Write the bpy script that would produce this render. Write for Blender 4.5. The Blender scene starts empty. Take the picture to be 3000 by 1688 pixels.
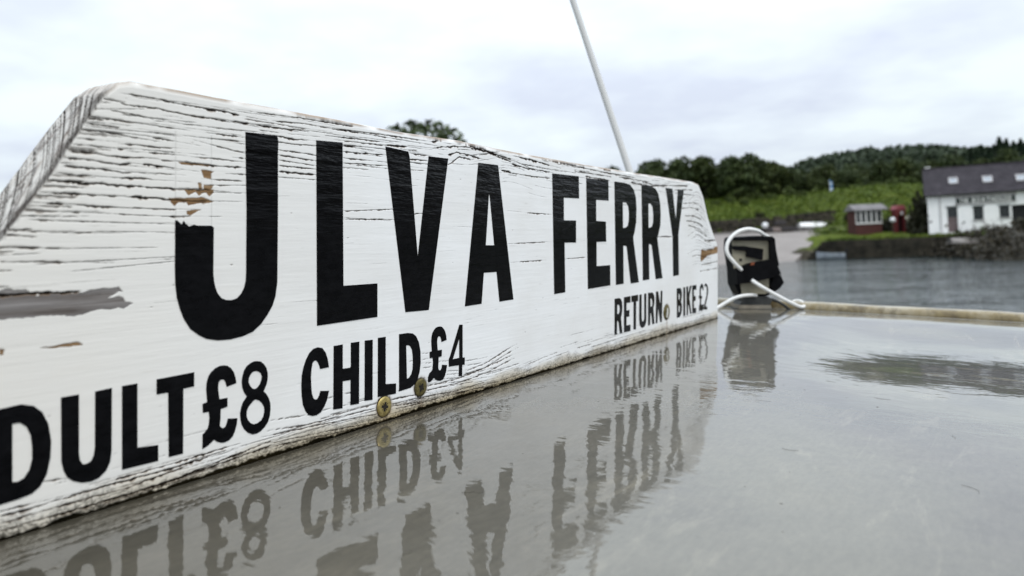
import bpy, bmesh, math, random
import numpy as np
from mathutils import Vector, Matrix, Euler
from mathutils.geometry import tessellate_polygon

scene = bpy.context.scene
COL = scene.collection
random.seed(7)
RNG = np.random.default_rng(11)

# ------------------------------------------------------------------ camera
CAM = Vector((0.0, 0.0, 2.3))                 # eye, metres above the water
H_ROOF = 0.087                                # eye above the cabin roof
_up = Vector((-0.042, 0.0285, 0.998)).normalized()      # the boat lists a little
_yw = (Vector((0, 1, 0)) - _up * _up.y).normalized()
_xw = _yw.cross(_up)
RB = Matrix((_xw, _yw, _up))                  # boat frame -> world
MB = Matrix.Translation(CAM) @ RB.to_4x4() @ Matrix.Translation((0, 0, -H_ROOF))
cd = bpy.data.cameras.new('camera')
cam = bpy.data.objects.new('camera', cd)
COL.objects.link(cam)
cam.matrix_world = MB @ Matrix.Translation((0, 0, H_ROOF)) @ Matrix.Rotation(math.pi / 2, 4, 'X')
cd.lens = 26.0
cd.sensor_width = 36.0
cd.shift_y = -0.0557
cd.clip_start = 0.01
cd.clip_end = 3000
cd.dof.use_dof = True
cd.dof.focus_distance = 0.36
cd.dof.aperture_fstop = 13.0
scene.camera = cam

# ------------------------------------------------------------------ sky and sun
SUN_EL, SUN_AZ = math.radians(52), math.radians(150)
world = bpy.data.worlds.new("World")
scene.world = world
world.use_nodes = True
nt = world.node_tree
nt.nodes.clear()
def WN(t, **k):
    n = nt.nodes.new(t)
    for a, b in k.items():
        setattr(n, a, b)
    return n
wout = WN('ShaderNodeOutputWorld')
bg = WN('ShaderNodeBackground')
bg.inputs['Strength'].default_value = 0.1
nish = WN('ShaderNodeTexSky', sky_type='NISHITA')
nish.sun_disc = False
nish.sun_elevation = SUN_EL
nish.sun_rotation = SUN_AZ
tc = WN('ShaderNodeTexCoord')
sep = WN('ShaderNodeSeparateXYZ')
nt.links.new(tc.outputs['Generated'], sep.inputs[0])
def wmath(op, a, b=None, clamp=False):
    m = WN('ShaderNodeMath', operation=op)
    m.use_clamp = clamp
    for i, v in enumerate((a, b)):
        if v is None:
            continue
        if isinstance(v, (int, float)):
            m.inputs[i].default_value = v
        else:
            nt.links.new(v, m.inputs[i])
    return m.outputs[0]
zc = wmath('MAXIMUM', sep.outputs['Z'], 0.0)
den = wmath('ADD', zc, 0.16)
px = wmath('DIVIDE', sep.outputs['X'], den)
py = wmath('DIVIDE', sep.outputs['Y'], den)
comb = WN('ShaderNodeCombineXYZ')
nt.links.new(px, comb.inputs[0]); nt.links.new(py, comb.inputs[1])
def wnoise(scale, detail, rough, off):
    mp = WN('ShaderNodeMapping')
    mp.inputs['Location'].default_value = off
    nt.links.new(comb.outputs[0], mp.inputs[0])
    n = WN('ShaderNodeTexNoise')
    n.inputs['Scale'].default_value = scale
    n.inputs['Detail'].default_value = detail
    n.inputs['Roughness'].default_value = rough
    nt.links.new(mp.outputs[0], n.inputs['Vector'])
    return n.outputs['Fac']
n1 = wnoise(0.62, 5.0, 0.52, (3.1, 1.2, 0.0))
n2 = wnoise(1.7, 4.0, 0.55, (0.4, 7.7, 0.0))
cl = wmath('ADD', wmath('MULTIPLY', n1, 0.7), wmath('MULTIPLY', n2, 0.3))
cramp = WN('ShaderNodeValToRGB')
nt.links.new(cl, cramp.inputs[0])
e = cramp.color_ramp.elements
e[0].position = 0.41; e[0].color = (6.9, 7.5, 8.7, 1)
e[1].position = 0.545; e[1].color = (8.9, 9.75, 10.2, 1)
# an overcast dome is brighter towards the zenith
dome = wmath('ADD', wmath('MULTIPLY', zc, 1.30), 0.88)
vm = WN('ShaderNodeVectorMath', operation='SCALE')
nt.links.new(cramp.outputs[0], vm.inputs[0]); nt.links.new(dome, vm.inputs['Scale'])
mix = WN('ShaderNodeMix', data_type='RGBA')
mix.inputs['Factor'].default_value = 0.93
nt.links.new(nish.outputs[0], mix.inputs['A']); nt.links.new(vm.outputs[0], mix.inputs['B'])
nt.links.new(mix.outputs['Result'], bg.inputs['Color'])
nt.links.new(bg.outputs[0], wout.inputs[0])

sd = bpy.data.lights.new('sun', 'SUN')
sd.energy = 1.45
sd.angle = math.radians(18)
sd.color = (1.0, 0.96, 0.9)
sun = bpy.data.objects.new('sun', sd)
COL.objects.link(sun)
sdir = Vector((math.sin(SUN_AZ) * math.cos(SUN_EL), math.cos(SUN_AZ) * math.cos(SUN_EL), math.sin(SUN_EL)))
sun.rotation_euler = sdir.to_track_quat('Z', 'Y').to_euler()
sun.location = (20, -30, 60)
scene.view_settings.view_transform = 'Standard'
scene.view_settings.look = 'None'
scene.view_settings.exposure = 0.0
scene.view_settings.gamma = 1.0
scene.view_settings.use_curve_mapping = False
scene.cycles.max_bounces = 6
scene.cycles.use_denoising = True

# ------------------------------------------------------------------ helpers
def at(x, y, Y):
    """world point at world depth Y seen in direction (x, y) of the survey sketch"""
    r = RB @ Vector(((x - 1287.5) / 1860.0, 1.0, (581.0 - y) / 1860.0))
    return CAM + r * (Y / r.y)

class NT:
    def __init__(self, name, rough=0.6, spec=0.3, metal=0.0):
        self.m = bpy.data.materials.new(name)
        self.m.use_nodes = True
        self.t = self.m.node_tree
        self.b = self.t.nodes['Principled BSDF']
        self.b.inputs['Roughness'].default_value = rough
        self.b.inputs['Specular IOR Level'].default_value = spec
        self.b.inputs['Metallic'].default_value = metal
        self._tc = None
    def n(self, t, **k):
        n = self.t.nodes.new(t)
        for a, b in k.items():
            setattr(n, a, b)
        return n
    def lk(self, a, b):
        self.t.links.new(a, b)
    def obj(self):
        if not self._tc:
            self._tc = self.n('ShaderNodeTexCoord').outputs['Object']
        return self._tc
    def noise(self, scale, detail=3, rough=0.55, stretch=(1, 1, 1), dist=0.0, vec=None, loc=(0, 0, 0)):
        mp = self.n('ShaderNodeMapping')
        mp.inputs['Scale'].default_value = stretch
        mp.inputs['Location'].default_value = loc
        self.lk(vec or self.obj(), mp.inputs[0])
        n = self.n('ShaderNodeTexNoise')
        n.inputs['Scale'].default_value = scale
        n.inputs['Detail'].default_value = detail
        n.inputs['Roughness'].default_value = rough
        n.inputs['Distortion'].default_value = dist
        self.lk(mp.outputs[0], n.inputs['Vector'])
        return n.outputs['Fac']
    def ramp(self, v, stops):
        r = self.n('ShaderNodeValToRGB')
        el = r.color_ramp.elements
        while len(el) < len(stops):
            el.new(0.5)
        for q, (p, c) in zip(el, stops):
            q.position = p
            q.color = tuple(c) + (1,) if len(c) == 3 else c
        self.lk(v, r.inputs[0])
        return r.outputs[0]
    def val(self, v, a, b, c=0.0, d=1.0):
        r = self.n('ShaderNodeMapRange')
        r.inputs[1].default_value = a; r.inputs[2].default_value = b
        r.inputs[3].default_value = c; r.inputs[4].default_value = d
        self.lk(v, r.inputs[0])
        return r.outputs[0]
    def math(self, op, a, b=None, clamp=False):
        m = self.n('ShaderNodeMath', operation=op)
        m.use_clamp = clamp
        for i, v in enumerate((a, b)):
            if v is None:
                continue
            if isinstance(v, (int, float)):
                m.inputs[i].default_value = v
            else:
                self.lk(v, m.inputs[i])
        return m.outputs[0]
    def mix(self, f, a, b, mode='MIX'):
        m = self.n('ShaderNodeMix', data_type='RGBA', blend_type=mode)
        for k, v in (('Factor', f), ('A', a), ('B', b)):
            if isinstance(v, (int, float)):
                m.inputs[k].default_value = v
            elif isinstance(v, tuple):
                m.inputs[k].default_value = v + (1,) if len(v) == 3 else v
            else:
                self.lk(v, m.inputs[k])
        return m.outputs['Result']
    def attr(self, name):
        return self.n('ShaderNodeAttribute', attribute_name=name).outputs['Fac']
    def bump(self, h, dist, strength=1.0, normal=None):
        b = self.n('ShaderNodeBump')
        b.inputs['Strength'].default_value = strength
        b.inputs['Distance'].default_value = dist
        self.lk(h, b.inputs['Height'])
        if normal:
            self.lk(normal, b.inputs['Normal'])
        return b.outputs[0]
    def col(self, c):
        if isinstance(c, tuple):
            self.b.inputs['Base Color'].default_value = c + (1,)
        else:
            self.lk(c, self.b.inputs['Base Color'])
    def nor(self, v):
        self.lk(v, self.b.inputs['Normal'])
    def rgh(self, v):
        self.lk(v, self.b.inputs['Roughness'])

def mottled(name, c0, c1, scale, rough=0.7, spec=0.3, bump=0.0, detail=4, stretch=(1, 1, 1), metal=0.0):
    m = NT(name, rough, spec, metal)
    f = m.noise(scale, detail, 0.6, stretch)
    m.col(m.ramp(f, [(0.32, c0), (0.68, c1)]))
    if bump:
        m.nor(m.bump(f, bump))
    return m.m

def mesh_obj(name, verts, faces, mat=None, parent=None, smooth=False):
    me = bpy.data.meshes.new(name)
    me.from_pydata([tuple(v) for v in verts], [], faces)
    if smooth:
        me.polygons.foreach_set('use_smooth', [True] * len(me.polygons))
    me.update()
    if mat:
        me.materials.append(getattr(mat, "m", mat))
    o = bpy.data.objects.new(name, me)
    COL.objects.link(o)
    if parent:
        o.parent = parent
    return o

def fast_mesh(name, V, Fq, mat=None, parent=None, smooth=False):
    """numpy vertices (n,3) and faces (m,k)"""
    me = bpy.data.meshes.new(name)
    V = np.ascontiguousarray(V, dtype=np.float32); Fq = np.ascontiguousarray(Fq, dtype=np.int32)
    k = Fq.shape[1]
    me.vertices.add(len(V)); me.vertices.foreach_set('co', V.ravel())
    me.loops.add(Fq.size); me.loops.foreach_set('vertex_index', Fq.ravel())
    me.polygons.add(len(Fq))
    me.polygons.foreach_set('loop_start', np.arange(0, Fq.size, k, dtype=np.int32))
    me.polygons.foreach_set('use_smooth', np.full(len(Fq), smooth, dtype=bool))
    me.update(calc_edges=True)
    me.validate()
    if mat:
        me.materials.append(getattr(mat, "m", mat))
    o = bpy.data.objects.new(name, me)
    COL.objects.link(o)
    if parent:
        o.parent = parent
    return o

class MBd:
    def __init__(self):
        self.v = []; self.f = []
    def add(self, vs, fs):
        b = len(self.v)
        self.v += [Vector(v) for v in vs]
        self.f += [tuple(i + b for i in f) for f in fs]
        return self
    def box(self, x0, x1, y0, y1, z0, z1, bev=0.0):
        if bev <= 0:
            return self.add([(x, y, z) for z in (z0, z1) for y in (y0, y1) for x in (x0, x1)],
                            [(0, 2, 3, 1), (4, 5, 7, 6), (0, 1, 5, 4), (2, 6, 7, 3), (0, 4, 6, 2), (1, 3, 7, 5)])
        bm = bmesh.new()
        bmesh.ops.create_cube(bm, size=1)
        for v in bm.verts:
            v.co = Vector(((x0 + x1) / 2 + v.co.x * (x1 - x0), (y0 + y1) / 2 + v.co.y * (y1 - y0), (z0 + z1) / 2 + v.co.z * (z1 - z0)))
        bmesh.ops.bevel(bm, geom=list(bm.edges), offset=bev, segments=2, affect='EDGES', profile=0.5)
        bm.verts.index_update()
        self.add([v.co.copy() for v in bm.verts], [tuple(v.index for v in f.verts) for f in bm.faces])
        bm.free()
        return self
    def tube(self, pts, r, seg=10, cap=True):
        pts = [Vector(p) for p in pts]
        rs = r if isinstance(r, (list, tuple)) else [r] * len(pts)
        b = len(self.v); n = len(pts)
        up = Vector((0.31, 0.17, 0.93))
        for i, p in enumerate(pts):
            t = (pts[min(i + 1, n - 1)] - pts[max(i - 1, 0)]).normalized()
            a = t.cross(up)
            if a.length < 1e-4:
                a = t.cross(Vector((1, 0, 0)))
            a.normalize(); c = t.cross(a)
            for k in range(seg):
                q = 2 * math.pi * k / seg
                self.v.append(p + (a * math.cos(q) + c * math.sin(q)) * rs[i])
        for i in range(n - 1):
            for k in range(seg):
                k2 = (k + 1) % seg
                self.f.append((b + i * seg + k, b + i * seg + k2, b + (i + 1) * seg + k2, b + (i + 1) * seg + k))
        if cap:
            self.f.append(tuple(b + k for k in range(seg))[::-1])
            self.f.append(tuple(b + (n - 1) * seg + k for k in range(seg)))
        return self
    def prism_xz(self, poly, y0, y1):
        """outline in the x-z plane pushed from y0 to y1"""
        n = len(poly); b = len(self.v)
        for y in (y0, y1):
            for x, z in poly:
                self.v.append(Vector((x, y, z)))
        for t in tessellate_polygon([[Vector((x, z, 0)) for x, z in poly]]):
            self.f.append(tuple(b + i for i in t)); self.f.append(tuple(b + n + i for i in t[::-1]))
        for i in range(n):
            j = (i + 1) % n
            self.f.append((b + i, b + j, b + n + j, b + n + i))
        return self
    def lathe(self, prof, seg=20, org=(0, 0, 0), axis='Z'):
        b = len(self.v)
        for r, z in prof:
            for k in range(seg):
                q = 2 * math.pi * k / seg
                p = (r * math.cos(q), r * math.sin(q), z)
                if axis == 'Y':
                    p = (p[0], -p[2], p[1])
                self.v.append(Vector(org) + Vector(p))
        for i in range(len(prof) - 1):
            for k in range(seg):
                k2 = (k + 1) % seg
                self.f.append((b + i * seg + k, b + i * seg + k2, b + (i + 1) * seg + k2, b + (i + 1) * seg + k))
        self.f.append(tuple(b + k for k in range(seg))[::-1])
        self.f.append(tuple(b + (len(prof) - 1) * seg + k for k in range(seg)))
        return self
    def build(self, name, mat=None, parent=None, smooth=False):
        o = mesh_obj(name, self.v, self.f, mat, parent, smooth)
        bm = bmesh.new(); bm.from_mesh(o.data)
        bmesh.ops.recalc_face_normals(bm, faces=bm.faces)
        bm.to_mesh(o.data); bm.free()
        return o

def empty(name, mw):
    o = bpy.data.objects.new(name, None)
    o.empty_display_size = 0.1
    COL.objects.link(o)
    o.matrix_world = mw if isinstance(mw, Matrix) else Matrix.Translation(mw)
    return o
def tag(o, label=None, cat=None, group=None, kind=None):
    if label: o['label'] = label
    if cat: o['category'] = cat
    if group: o['group'] = group
    if kind: o['kind'] = kind
    return o
def spline(pts, n):
    """smooth curve through points"""
    P = [Vector(p) for p in pts]; out = []
    for i in range(len(P) - 1):
        p0 = P[max(i - 1, 0)]; p1 = P[i]; p2 = P[i + 1]; p3 = P[min(i + 2, len(P) - 1)]
        for k in range(n):
            t = k / n
            out.append(0.5 * ((2 * p1) + (p2 - p0) * t + (2 * p0 - 5 * p1 + 4 * p2 - p3) * t * t + (3 * p1 - p0 - 3 * p2 + p3) * t ** 3))
    out.append(P[-1])
    return out

# ------------------------------------------------------------------ terrain, water
SHORE = [(-600, 150), (-300, 110), (-120, 92), (-60, 84), (-20, 76), (8, 71), (22, 68.6), (25.4, 68.0), (38.5, 61.0), (36.5, 55), (33.4, 47.5), (36, 41), (60, 36), (160, 30), (600, 20)]
LAND = SHORE + [(600, 900), (-600, 900)]
WL = 0.45                                     # the tide against the quay's datum
def signed_dist(X, Y):
    d2 = np.full(X.shape, 1e12); inside = np.zeros(X.shape, bool)
    n = len(LAND)
    for i in range(n):
        x0, y0 = LAND[i]; x1, y1 = LAND[(i + 1) % n]
        ex, ey = x1 - x0, y1 - y0
        t = np.clip(((X - x0) * ex + (Y - y0) * ey) / (ex * ex + ey * ey), 0, 1)
        d2 = np.minimum(d2, (X - x0 - t * ex) ** 2 + (Y - y0 - t * ey) ** 2)
        c = (y0 > Y) != (y1 > Y)
        with np.errstate(divide='ignore', invalid='ignore'):
            xi = (x1 - x0) * (Y - y0) / (y1 - y0 + 1e-12) + x0
        inside ^= c & (X < xi)
    return np.where(inside, 1, -1) * np.sqrt(d2)
def sstep(a, b, x):
    t = np.clip((x - a) / (b - a), 0, 1)
    return t * t * (3 - 2 * t)
def height(X, Y):
    X = np.asarray(X, float); Y = np.asarray(Y, float)
    d = signed_dist(X, Y)
    z = np.where(d > 0, np.minimum(1.55, -0.4 + d * 0.75), np.maximum(-2.0, -0.4 + d * 0.4))
    z = z + 1.10 * sstep(8, 14, d)
    z = z + 7.0 * (0.8 + 0.2 * sstep(20, 62, X)) * sstep(14, 52, d) + 3.0 * sstep(48, 150, d)
    z = z + 13.5 * sstep(130, 270, d) * sstep(35, 150, X) + 2 * sstep(150, 300, d) + sstep(130, 250, d) * (3.2 * np.exp(-((X - 141) / 24.0) ** 2) - 2.6 * np.exp(-((X - 176) / 17.0) ** 2))
    z = z + 0.30 * np.sin(X * 0.21 + 1) * np.sin(Y * 0.17) * sstep(12, 30, d) + 0.5 * np.sin(X * 0.063) * sstep(20, 60, d)
    # the slipway cuts down through the bank
    a = sstep(0, 1.5, X - (8 + (Y - 66) * 0.5)) * sstep(0, 1.2, (25.0 + (Y - 66) * 0.55) - X) * sstep(90, 86, Y)
    slip = 0.45 + (Y - 65.3) * 0.135
    return z * (1 - a) + np.minimum(z, slip - 0.12) * a
def hz(x, y):
    return float(height(np.array([x]), np.array([y]))[0])

def axis_pts(segs):
    out = []
    for a, b, s in segs:
        out += list(np.arange(a, b, s))
    out.append(segs[-1][1])
    return np.array(out)
gx = axis_pts([(-600, -80, 20), (-80, -10, 2.5), (-10, 75, 0.8), (75, 160, 3), (160, 600, 20)])
gy = axis_pts([(20, 40, 4), (40, 100, 0.8), (100, 160, 2), (160, 340, 6), (340, 900, 40)])
GX, GY = np.meshgrid(gx, gy)
GZ = height(GX, GY)
GZ = GZ + np.where(GZ > 2.1, RNG.normal(0, 0.05, GZ.shape), 0)
V = np.stack([GX, GY, GZ], -1).reshape(-1, 3)
nx, ny = len(gx), len(gy)
I = np.arange(nx * ny).reshape(ny, nx)
Fq = np.stack([I[:-1, :-1], I[:-1, 1:], I[1:, 1:], I[1:, :-1]], -1).reshape(-1, 4)
m = NT('ground', 0.9, 0.1)
g1 = m.noise(0.16, 5, 0.65); g2 = m.noise(1.6, 4, 0.7)
grass = m.ramp(g1, [(0.33, (0.045, 0.062, 0.010)), (0.5, (0.085, 0.125, 0.012)), (0.68, (0.13, 0.135, 0.03))])
grass = m.mix(0.55, grass, m.ramp(g2, [(0.3, (0.02, 0.035, 0.006)), (0.7, (0.15, 0.19, 0.025))]))
sepz = m.n('ShaderNodeSeparateXYZ'); m.lk(m.obj(), sepz.inputs[0])
zz = m.math('ADD', sepz.outputs['Z'], m.math('MULTIPLY', g2, 0.5))
mud = m.ramp(g2, [(0.3, (0.02, 0.018, 0.013)), (0.7, (0.09, 0.08, 0.06))])
m.col(m.mix(m.val(zz, 1.5, 1.85), mud, grass))
m.nor(m.bump(g2, 0.5))
tag(fast_mesh('terrain', V, Fq, m.m, smooth=True), kind='structure')

m = NT('sea_water', 0.07, 0.5)
m.b.inputs['IOR'].default_value = 1.33
w1 = m.noise(1.1, 3, 0.55, (0.55, 1.5, 1)); w2 = m.noise(0.11, 2, 0.5, (0.7, 1.6, 1)); w3 = m.noise(5.0, 2, 0.5, (0.7, 1.3, 1))
m.col((0.036, 0.047, 0.048))
hh = m.math('ADD', m.math('MULTIPLY', w1, 1.0), m.math('MULTIPLY', w2, 1.6))
hh = m.math('ADD', hh, m.math('MULTIPLY', w3, 0.12))
m.nor(m.bump(hh, 0.13))
tag(mesh_obj('water', [(-900, -300, WL), (900, -300, WL), (900, 300, WL), (-900, 300, WL)], [(0, 1, 2, 3)], m.m), kind='structure')

# slipway: a cast ramp that goes down into the water, with cross joints
slip_mat = NT('slip_concrete', 0.6, 0.35)
s1 = slip_mat.noise(0.5, 5, 0.65); s2 = slip_mat.noise(6, 3, 0.6)
sc = slip_mat.ramp(s1, [(0.3, (0.17, 0.145, 0.135)), (0.7, (0.27, 0.24, 0.225))])
slip_mat.col(slip_mat.mix(0.3, sc, slip_mat.ramp(s2, [(0.3, (0.12, 0.11, 0.1)), (0.7, (0.33, 0.3, 0.28))])))
slip_mat.nor(slip_mat.bump(s2, 0.02))
sv, sf = [], []
ys = np.linspace(62, 90, 15)
for i, yy in enumerate(ys):
    zz_ = 0.45 + (yy - 65.3) * 0.135
    zz_ = min(zz_, 3.25)
    xl, xr = 8 + (yy - 66) * 0.5, 25.2 + (yy - 66) * 0.55
    sv += [(xl, yy, zz_), (xr, yy, zz_), (xl, yy, zz_ - 0.4), (xr, yy, zz_ - 0.4)]
for i in range(len(ys) - 1):
    a = i * 4; b = a + 4
    sf += [(a, a + 1, b + 1, b), (a + 1, a + 3, b + 3, b + 1), (a, b, b + 2, a + 2)]
tag(mesh_obj('slipway', sv, sf, slip_mat.m), kind='structure')
road = mottled('old_tarmac', (0.09, 0.085, 0.08), (0.17, 0.155, 0.145), 0.8, 0.8, 0.2)
rv, rf = [], []
for i, (x, y) in enumerate([(19.5, 89.0), (28, 89.5), (36, 87.5), (40, 84), (44, 80), (52, 79), (70, 79)]):
    rv += [(x, y - 1.9, hz(x, y - 1.9) + 0.12), (x, y + 1.9, hz(x, y + 1.9) + 0.14)]
    if i: rf.append((2 * i - 2, 2 * i, 2 * i + 1, 2 * i - 1))
tag(mesh_obj('shore_road', rv, rf, road), kind='structure')

# ------------------------------------------------------------------ quay
stone = mottled('dark_quay_stone', (0.010, 0.010, 0.008), (0.055, 0.048, 0.035), 1.1, 0.85, 0.2, 0.05)
stone_l = mottled('grey_stone', (0.05, 0.045, 0.04), (0.19, 0.17, 0.14), 1.6, 0.9, 0.2, 0.05)
QT = 2.08
quay = empty('stone_quay', (31, 66, 0))
plan = [(25.6, 67.9), (38.4, 61.0), (41, 65), (44, 70), (36, 78), (31.2, 77.6)]
q = MBd()
qn = len(plan)
plan_top = [(27.9, 66.7)] + plan[1:5] + [(33.6, 77.2)]
q.add([(x - 31, y - 66, z) for z, pl_ in ((-1.2, plan), (QT, plan_top)) for x, y in pl_],
      [tuple(range(qn))[::-1], tuple(range(qn, 2 * qn))] + [(i, (i + 1) % qn, qn + (i + 1) % qn, qn + i) for i in range(qn)])
q.build('wall_core', stone, quay)
st = MBd()
def course(p0, p1, cut=0.0):
    p0 = Vector(p0); p1 = Vector(p1)
    L = (p1 - p0).length; d = (p1 - p0) / L; nrm = Vector((d.y, -d.x))
    z = -0.3
    while z < QT - 0.1:
        hgt = random.uniform(0.24, 0.36)
        s = random.uniform(-0.3, 0) + cut * max(z + .3, 0)
        while s < L:
            w = random.uniform(0.35, 0.85)
            a, b = max(s, cut * max(z + .6, 0)) + 0.02, min(s + w, L) - 0.02
            if b > a + 0.05:
                pr = random.uniform(0.02, 0.09); zt = min(z + hgt - 0.03, QT - 0.01)
                vs = []
                for (ss, dd, zv) in [(a, -0.1, z), (b, -0.1, z), (b, -0.1, zt), (a, -0.1, zt), (a + .03, pr, z + .03), (b - .03, pr, z + .03), (b - .03, pr, zt - .03), (a + .03, pr, zt - .03)]:
                    pp = p0 + d * ss + nrm * dd
                    vs.append((pp.x - 31, pp.y - 66, zv))
                st.add(vs, [(4, 5, 6, 7), (0, 1, 5, 4), (1, 2, 6, 5), (2, 3, 7, 6), (3, 0, 4, 7)])
            s += w
        z += hgt
course(plan[0], plan[1], 1.05)
so = st.build('stones', stone, quay); so['kind'] = 'stuff'
tag(quay, 'dark stone quay wall with grass along its top beside the slipway', 'quay')

# ------------------------------------------------------------------ vegetation
def leaf_mat(name, c0, c1, c2):
    m = NT(name, 0.6, 0.25)
    f = m.noise(0.55, 4, 0.7)
    oi = m.n('ShaderNodeObjectInfo').outputs['Random']
    base = m.ramp(f, [(0.3, c0), (0.52, c1), (0.72, c2)])
    m.col(m.mix(m.math('MULTIPLY', oi, 0.5), base, m.mix(0.6, base, c0)))
    m.b.inputs['Transmission Weight'].default_value = 0.0
    return m.m
LEAF_A = leaf_mat('broad_leaves', (0.020, 0.032, 0.010), (0.040, 0.060, 0.016), (0.080, 0.098, 0.028))
LEAF_E = leaf_mat('olive_leaves', (0.022, 0.034, 0.009), (0.045, 0.062, 0.014), (0.085, 0.10, 0.026))
LEAF_B = leaf_mat('conifer_needles', (0.012, 0.024, 0.013), (0.022, 0.040, 0.020), (0.040, 0.060, 0.030))
LEAF_C = leaf_mat('bush_leaves', (0.025, 0.04, 0.009), (0.06, 0.085, 0.016), (0.12, 0.14, 0.03))
LEAF_G = leaf_mat('scrub_leaves', (0.010, 0.012, 0.005), (0.023, 0.023, 0.009), (0.050, 0.043, 0.019))
LEAF_D = leaf_mat('bracken_fronds', (0.040, 0.066, 0.008), (0.090, 0.135, 0.012), (0.16, 0.18, 0.03))
LEAF_F = leaf_mat('far_hill_leaves', (0.022, 0.036, 0.020), (0.036, 0.054, 0.028), (0.055, 0.075, 0.040))  # bluish grey of distance haze mixed into the leaf colour
BROWN = leaf_mat('brown_weed', (0.012, 0.010, 0.006), (0.026, 0.021, 0.011), (0.055, 0.045, 0.022))
BARK = mottled('bark', (0.03, 0.025, 0.02), (0.08, 0.07, 0.055), 3, 0.9, 0.1, 0.02)

def leaves_np(P, size, rng, flat=0.0):
    n = len(P)
    a = rng.normal(size=(n, 3)); a /= np.linalg.norm(a, axis=1, keepdims=True)
    b = rng.normal(size=(n, 3)); b -= (a * b).sum(1, keepdims=True) * a
    b /= np.linalg.norm(b, axis=1, keepdims=True)
    if flat:
        a[:, 2] *= 1 - flat; b[:, 2] *= 1 - flat
    s = size * rng.uniform(0.6, 1.35, (n, 1))
    V = np.stack([P - a * s, P - b * s * 0.55, P + a * s, P + b * s * 0.55], 1).reshape(-1, 3)
    F = np.arange(4 * n).reshape(n, 4)
    return V, F
def crown_pts(n, w, h, z0, rng, lobes=15):
    out = []
    C = []
    for k in range(lobes):
        t = rng.uniform(0, 1)
        r = w * 0.5 * (0.35 + 0.65 * math.sin(math.pi * min(0.95, 0.18 + 0.75 * t))) * rng.uniform(0.35, 0.8)
        q = k * 2.4 + rng.uniform(-0.5, 0.5)
        C.append((r * math.cos(q), r * math.sin(q), z0 + h * (0.12 + 0.74 * t), w * rng.uniform(0.11, 0.24)))
    C.append((0, 0, z0 + h * 0.5, w * 0.3)); C.append((rng.uniform(-.1, .1) * w, 0, z0 + h * 0.82, w * 0.22))
    m = n // len(C)
    for (x, y, z, r) in C:
        d = rng.normal(size=(m, 3)); d /= np.linalg.norm(d, axis=1, keepdims=True)
        rr = r * rng.uniform(0.45, 1.08, (m, 1)) ** 0.6
        p = d * rr * np.array([1, 1, 0.8]) + np.array([x, y, z])
        out.append(p)
    return np.concatenate(out)
def conifer_pts(n, w, h, z0, rng):
    t = rng.uniform(0, 1, n) ** 0.8
    tier = 0.72 + 0.28 * np.cos(t * 62.0)
    r = w * 0.5 * (1 - t) ** 0.85 * tier * rng.uniform(0.25, 1.05, n) + 0.05
    q = rng.uniform(0, 2 * math.pi, n)
    return np.stack([r * np.cos(q), r * np.sin(q), z0 + h * t - 0.25 * r], 1)

def make_tree(kind, w, h, seed, n, leaf, mat):
    rng = np.random.default_rng(seed)
    if kind == 'conifer_tree':
        P = conifer_pts(n, w, h * 0.92, h * 0.08, rng)
    else:
        P = crown_pts(n, w, h * 0.92, h * 0.06, rng)
    Vv, Ff = leaves_np(P, leaf, rng)
    root = empty(kind, (0, 0, 0))
    cr = fast_mesh('crown', Vv, Ff, mat, root)
    tb = MBd()
    lean = rng.uniform(-0.04, 0.04) * h
    tb.tube([(0, 0, -0.4), (lean * .3, 0, h * 0.3), (lean, lean * .4, h * (0.9 if kind == 'conifer_tree' else 0.7))], [h * 0.026, h * 0.02, h * 0.006], 7)
    if kind != 'conifer_tree':
        for k in range(5):
            q = k * 1.3 + rng.uniform(0, 1); z = h * rng.uniform(0.22, 0.5)
            tb.tube([(lean * .4, 0, z), (math.cos(q) * w * 0.18, math.sin(q) * w * 0.18, z + h * 0.14), (math.cos(q) * w * 0.36, math.sin(q) * w * 0.36, z + h * 0.25)], [h * 0.011, h * 0.007, h * 0.003], 5)
    tb.build('trunk', BARK, root)
    return root
def copy_thing(src):
    r = src.copy(); COL.objects.link(r)
    for ch in src.children:
        c = ch.copy(); COL.objects.link(c); c.parent = r
        for g in ch.children:
            k = g.copy(); COL.objects.link(k); k.parent = c
    return r
def put(o, x, y, s, rot, sz=1.0, z=None):
    o.matrix_world = Matrix.Translation((x, y, hz(x, y) if z is None else z)) @ Matrix.Rotation(rot, 4, 'Z') @ Matrix.Diagonal((s, s, s * sz, 1))

broad = [make_tree('broadleaf_tree', 8.4, 8.0, 20 + k, 4200, 0.34, LEAF_A if k % 3 else LEAF_E) for k in range(5)]
conif = [make_tree('conifer_tree', 7.6, 12.0, 40 + k, 5200, 0.38, LEAF_B) for k in range(2)]
used = set()
def place(pool, k, *a, **kw):
    src = pool[k % len(pool)]
    if src.name in used:
        o = copy_thing(src)
    else:
        used.add(src.name); o = src
    put(o, *a, **kw)
    return o
rr = random.Random(5)
ORD = ['', 'first', 'second', 'third', 'fourth', 'fifth', 'sixth', 'seventh', 'eighth', 'ninth', 'tenth', 'eleventh', 'twelfth', 'thirteenth', 'fourteenth', 'fifteenth', 'sixteenth', 'seventeenth', 'eighteenth', 'nineteenth', 'twentieth', 'twenty-first', 'twenty-second', 'twenty-third', 'twenty-fourth', 'twenty-fifth', 'twenty-sixth', 'twenty-seventh']
nf_r = ns_r = 0
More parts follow.
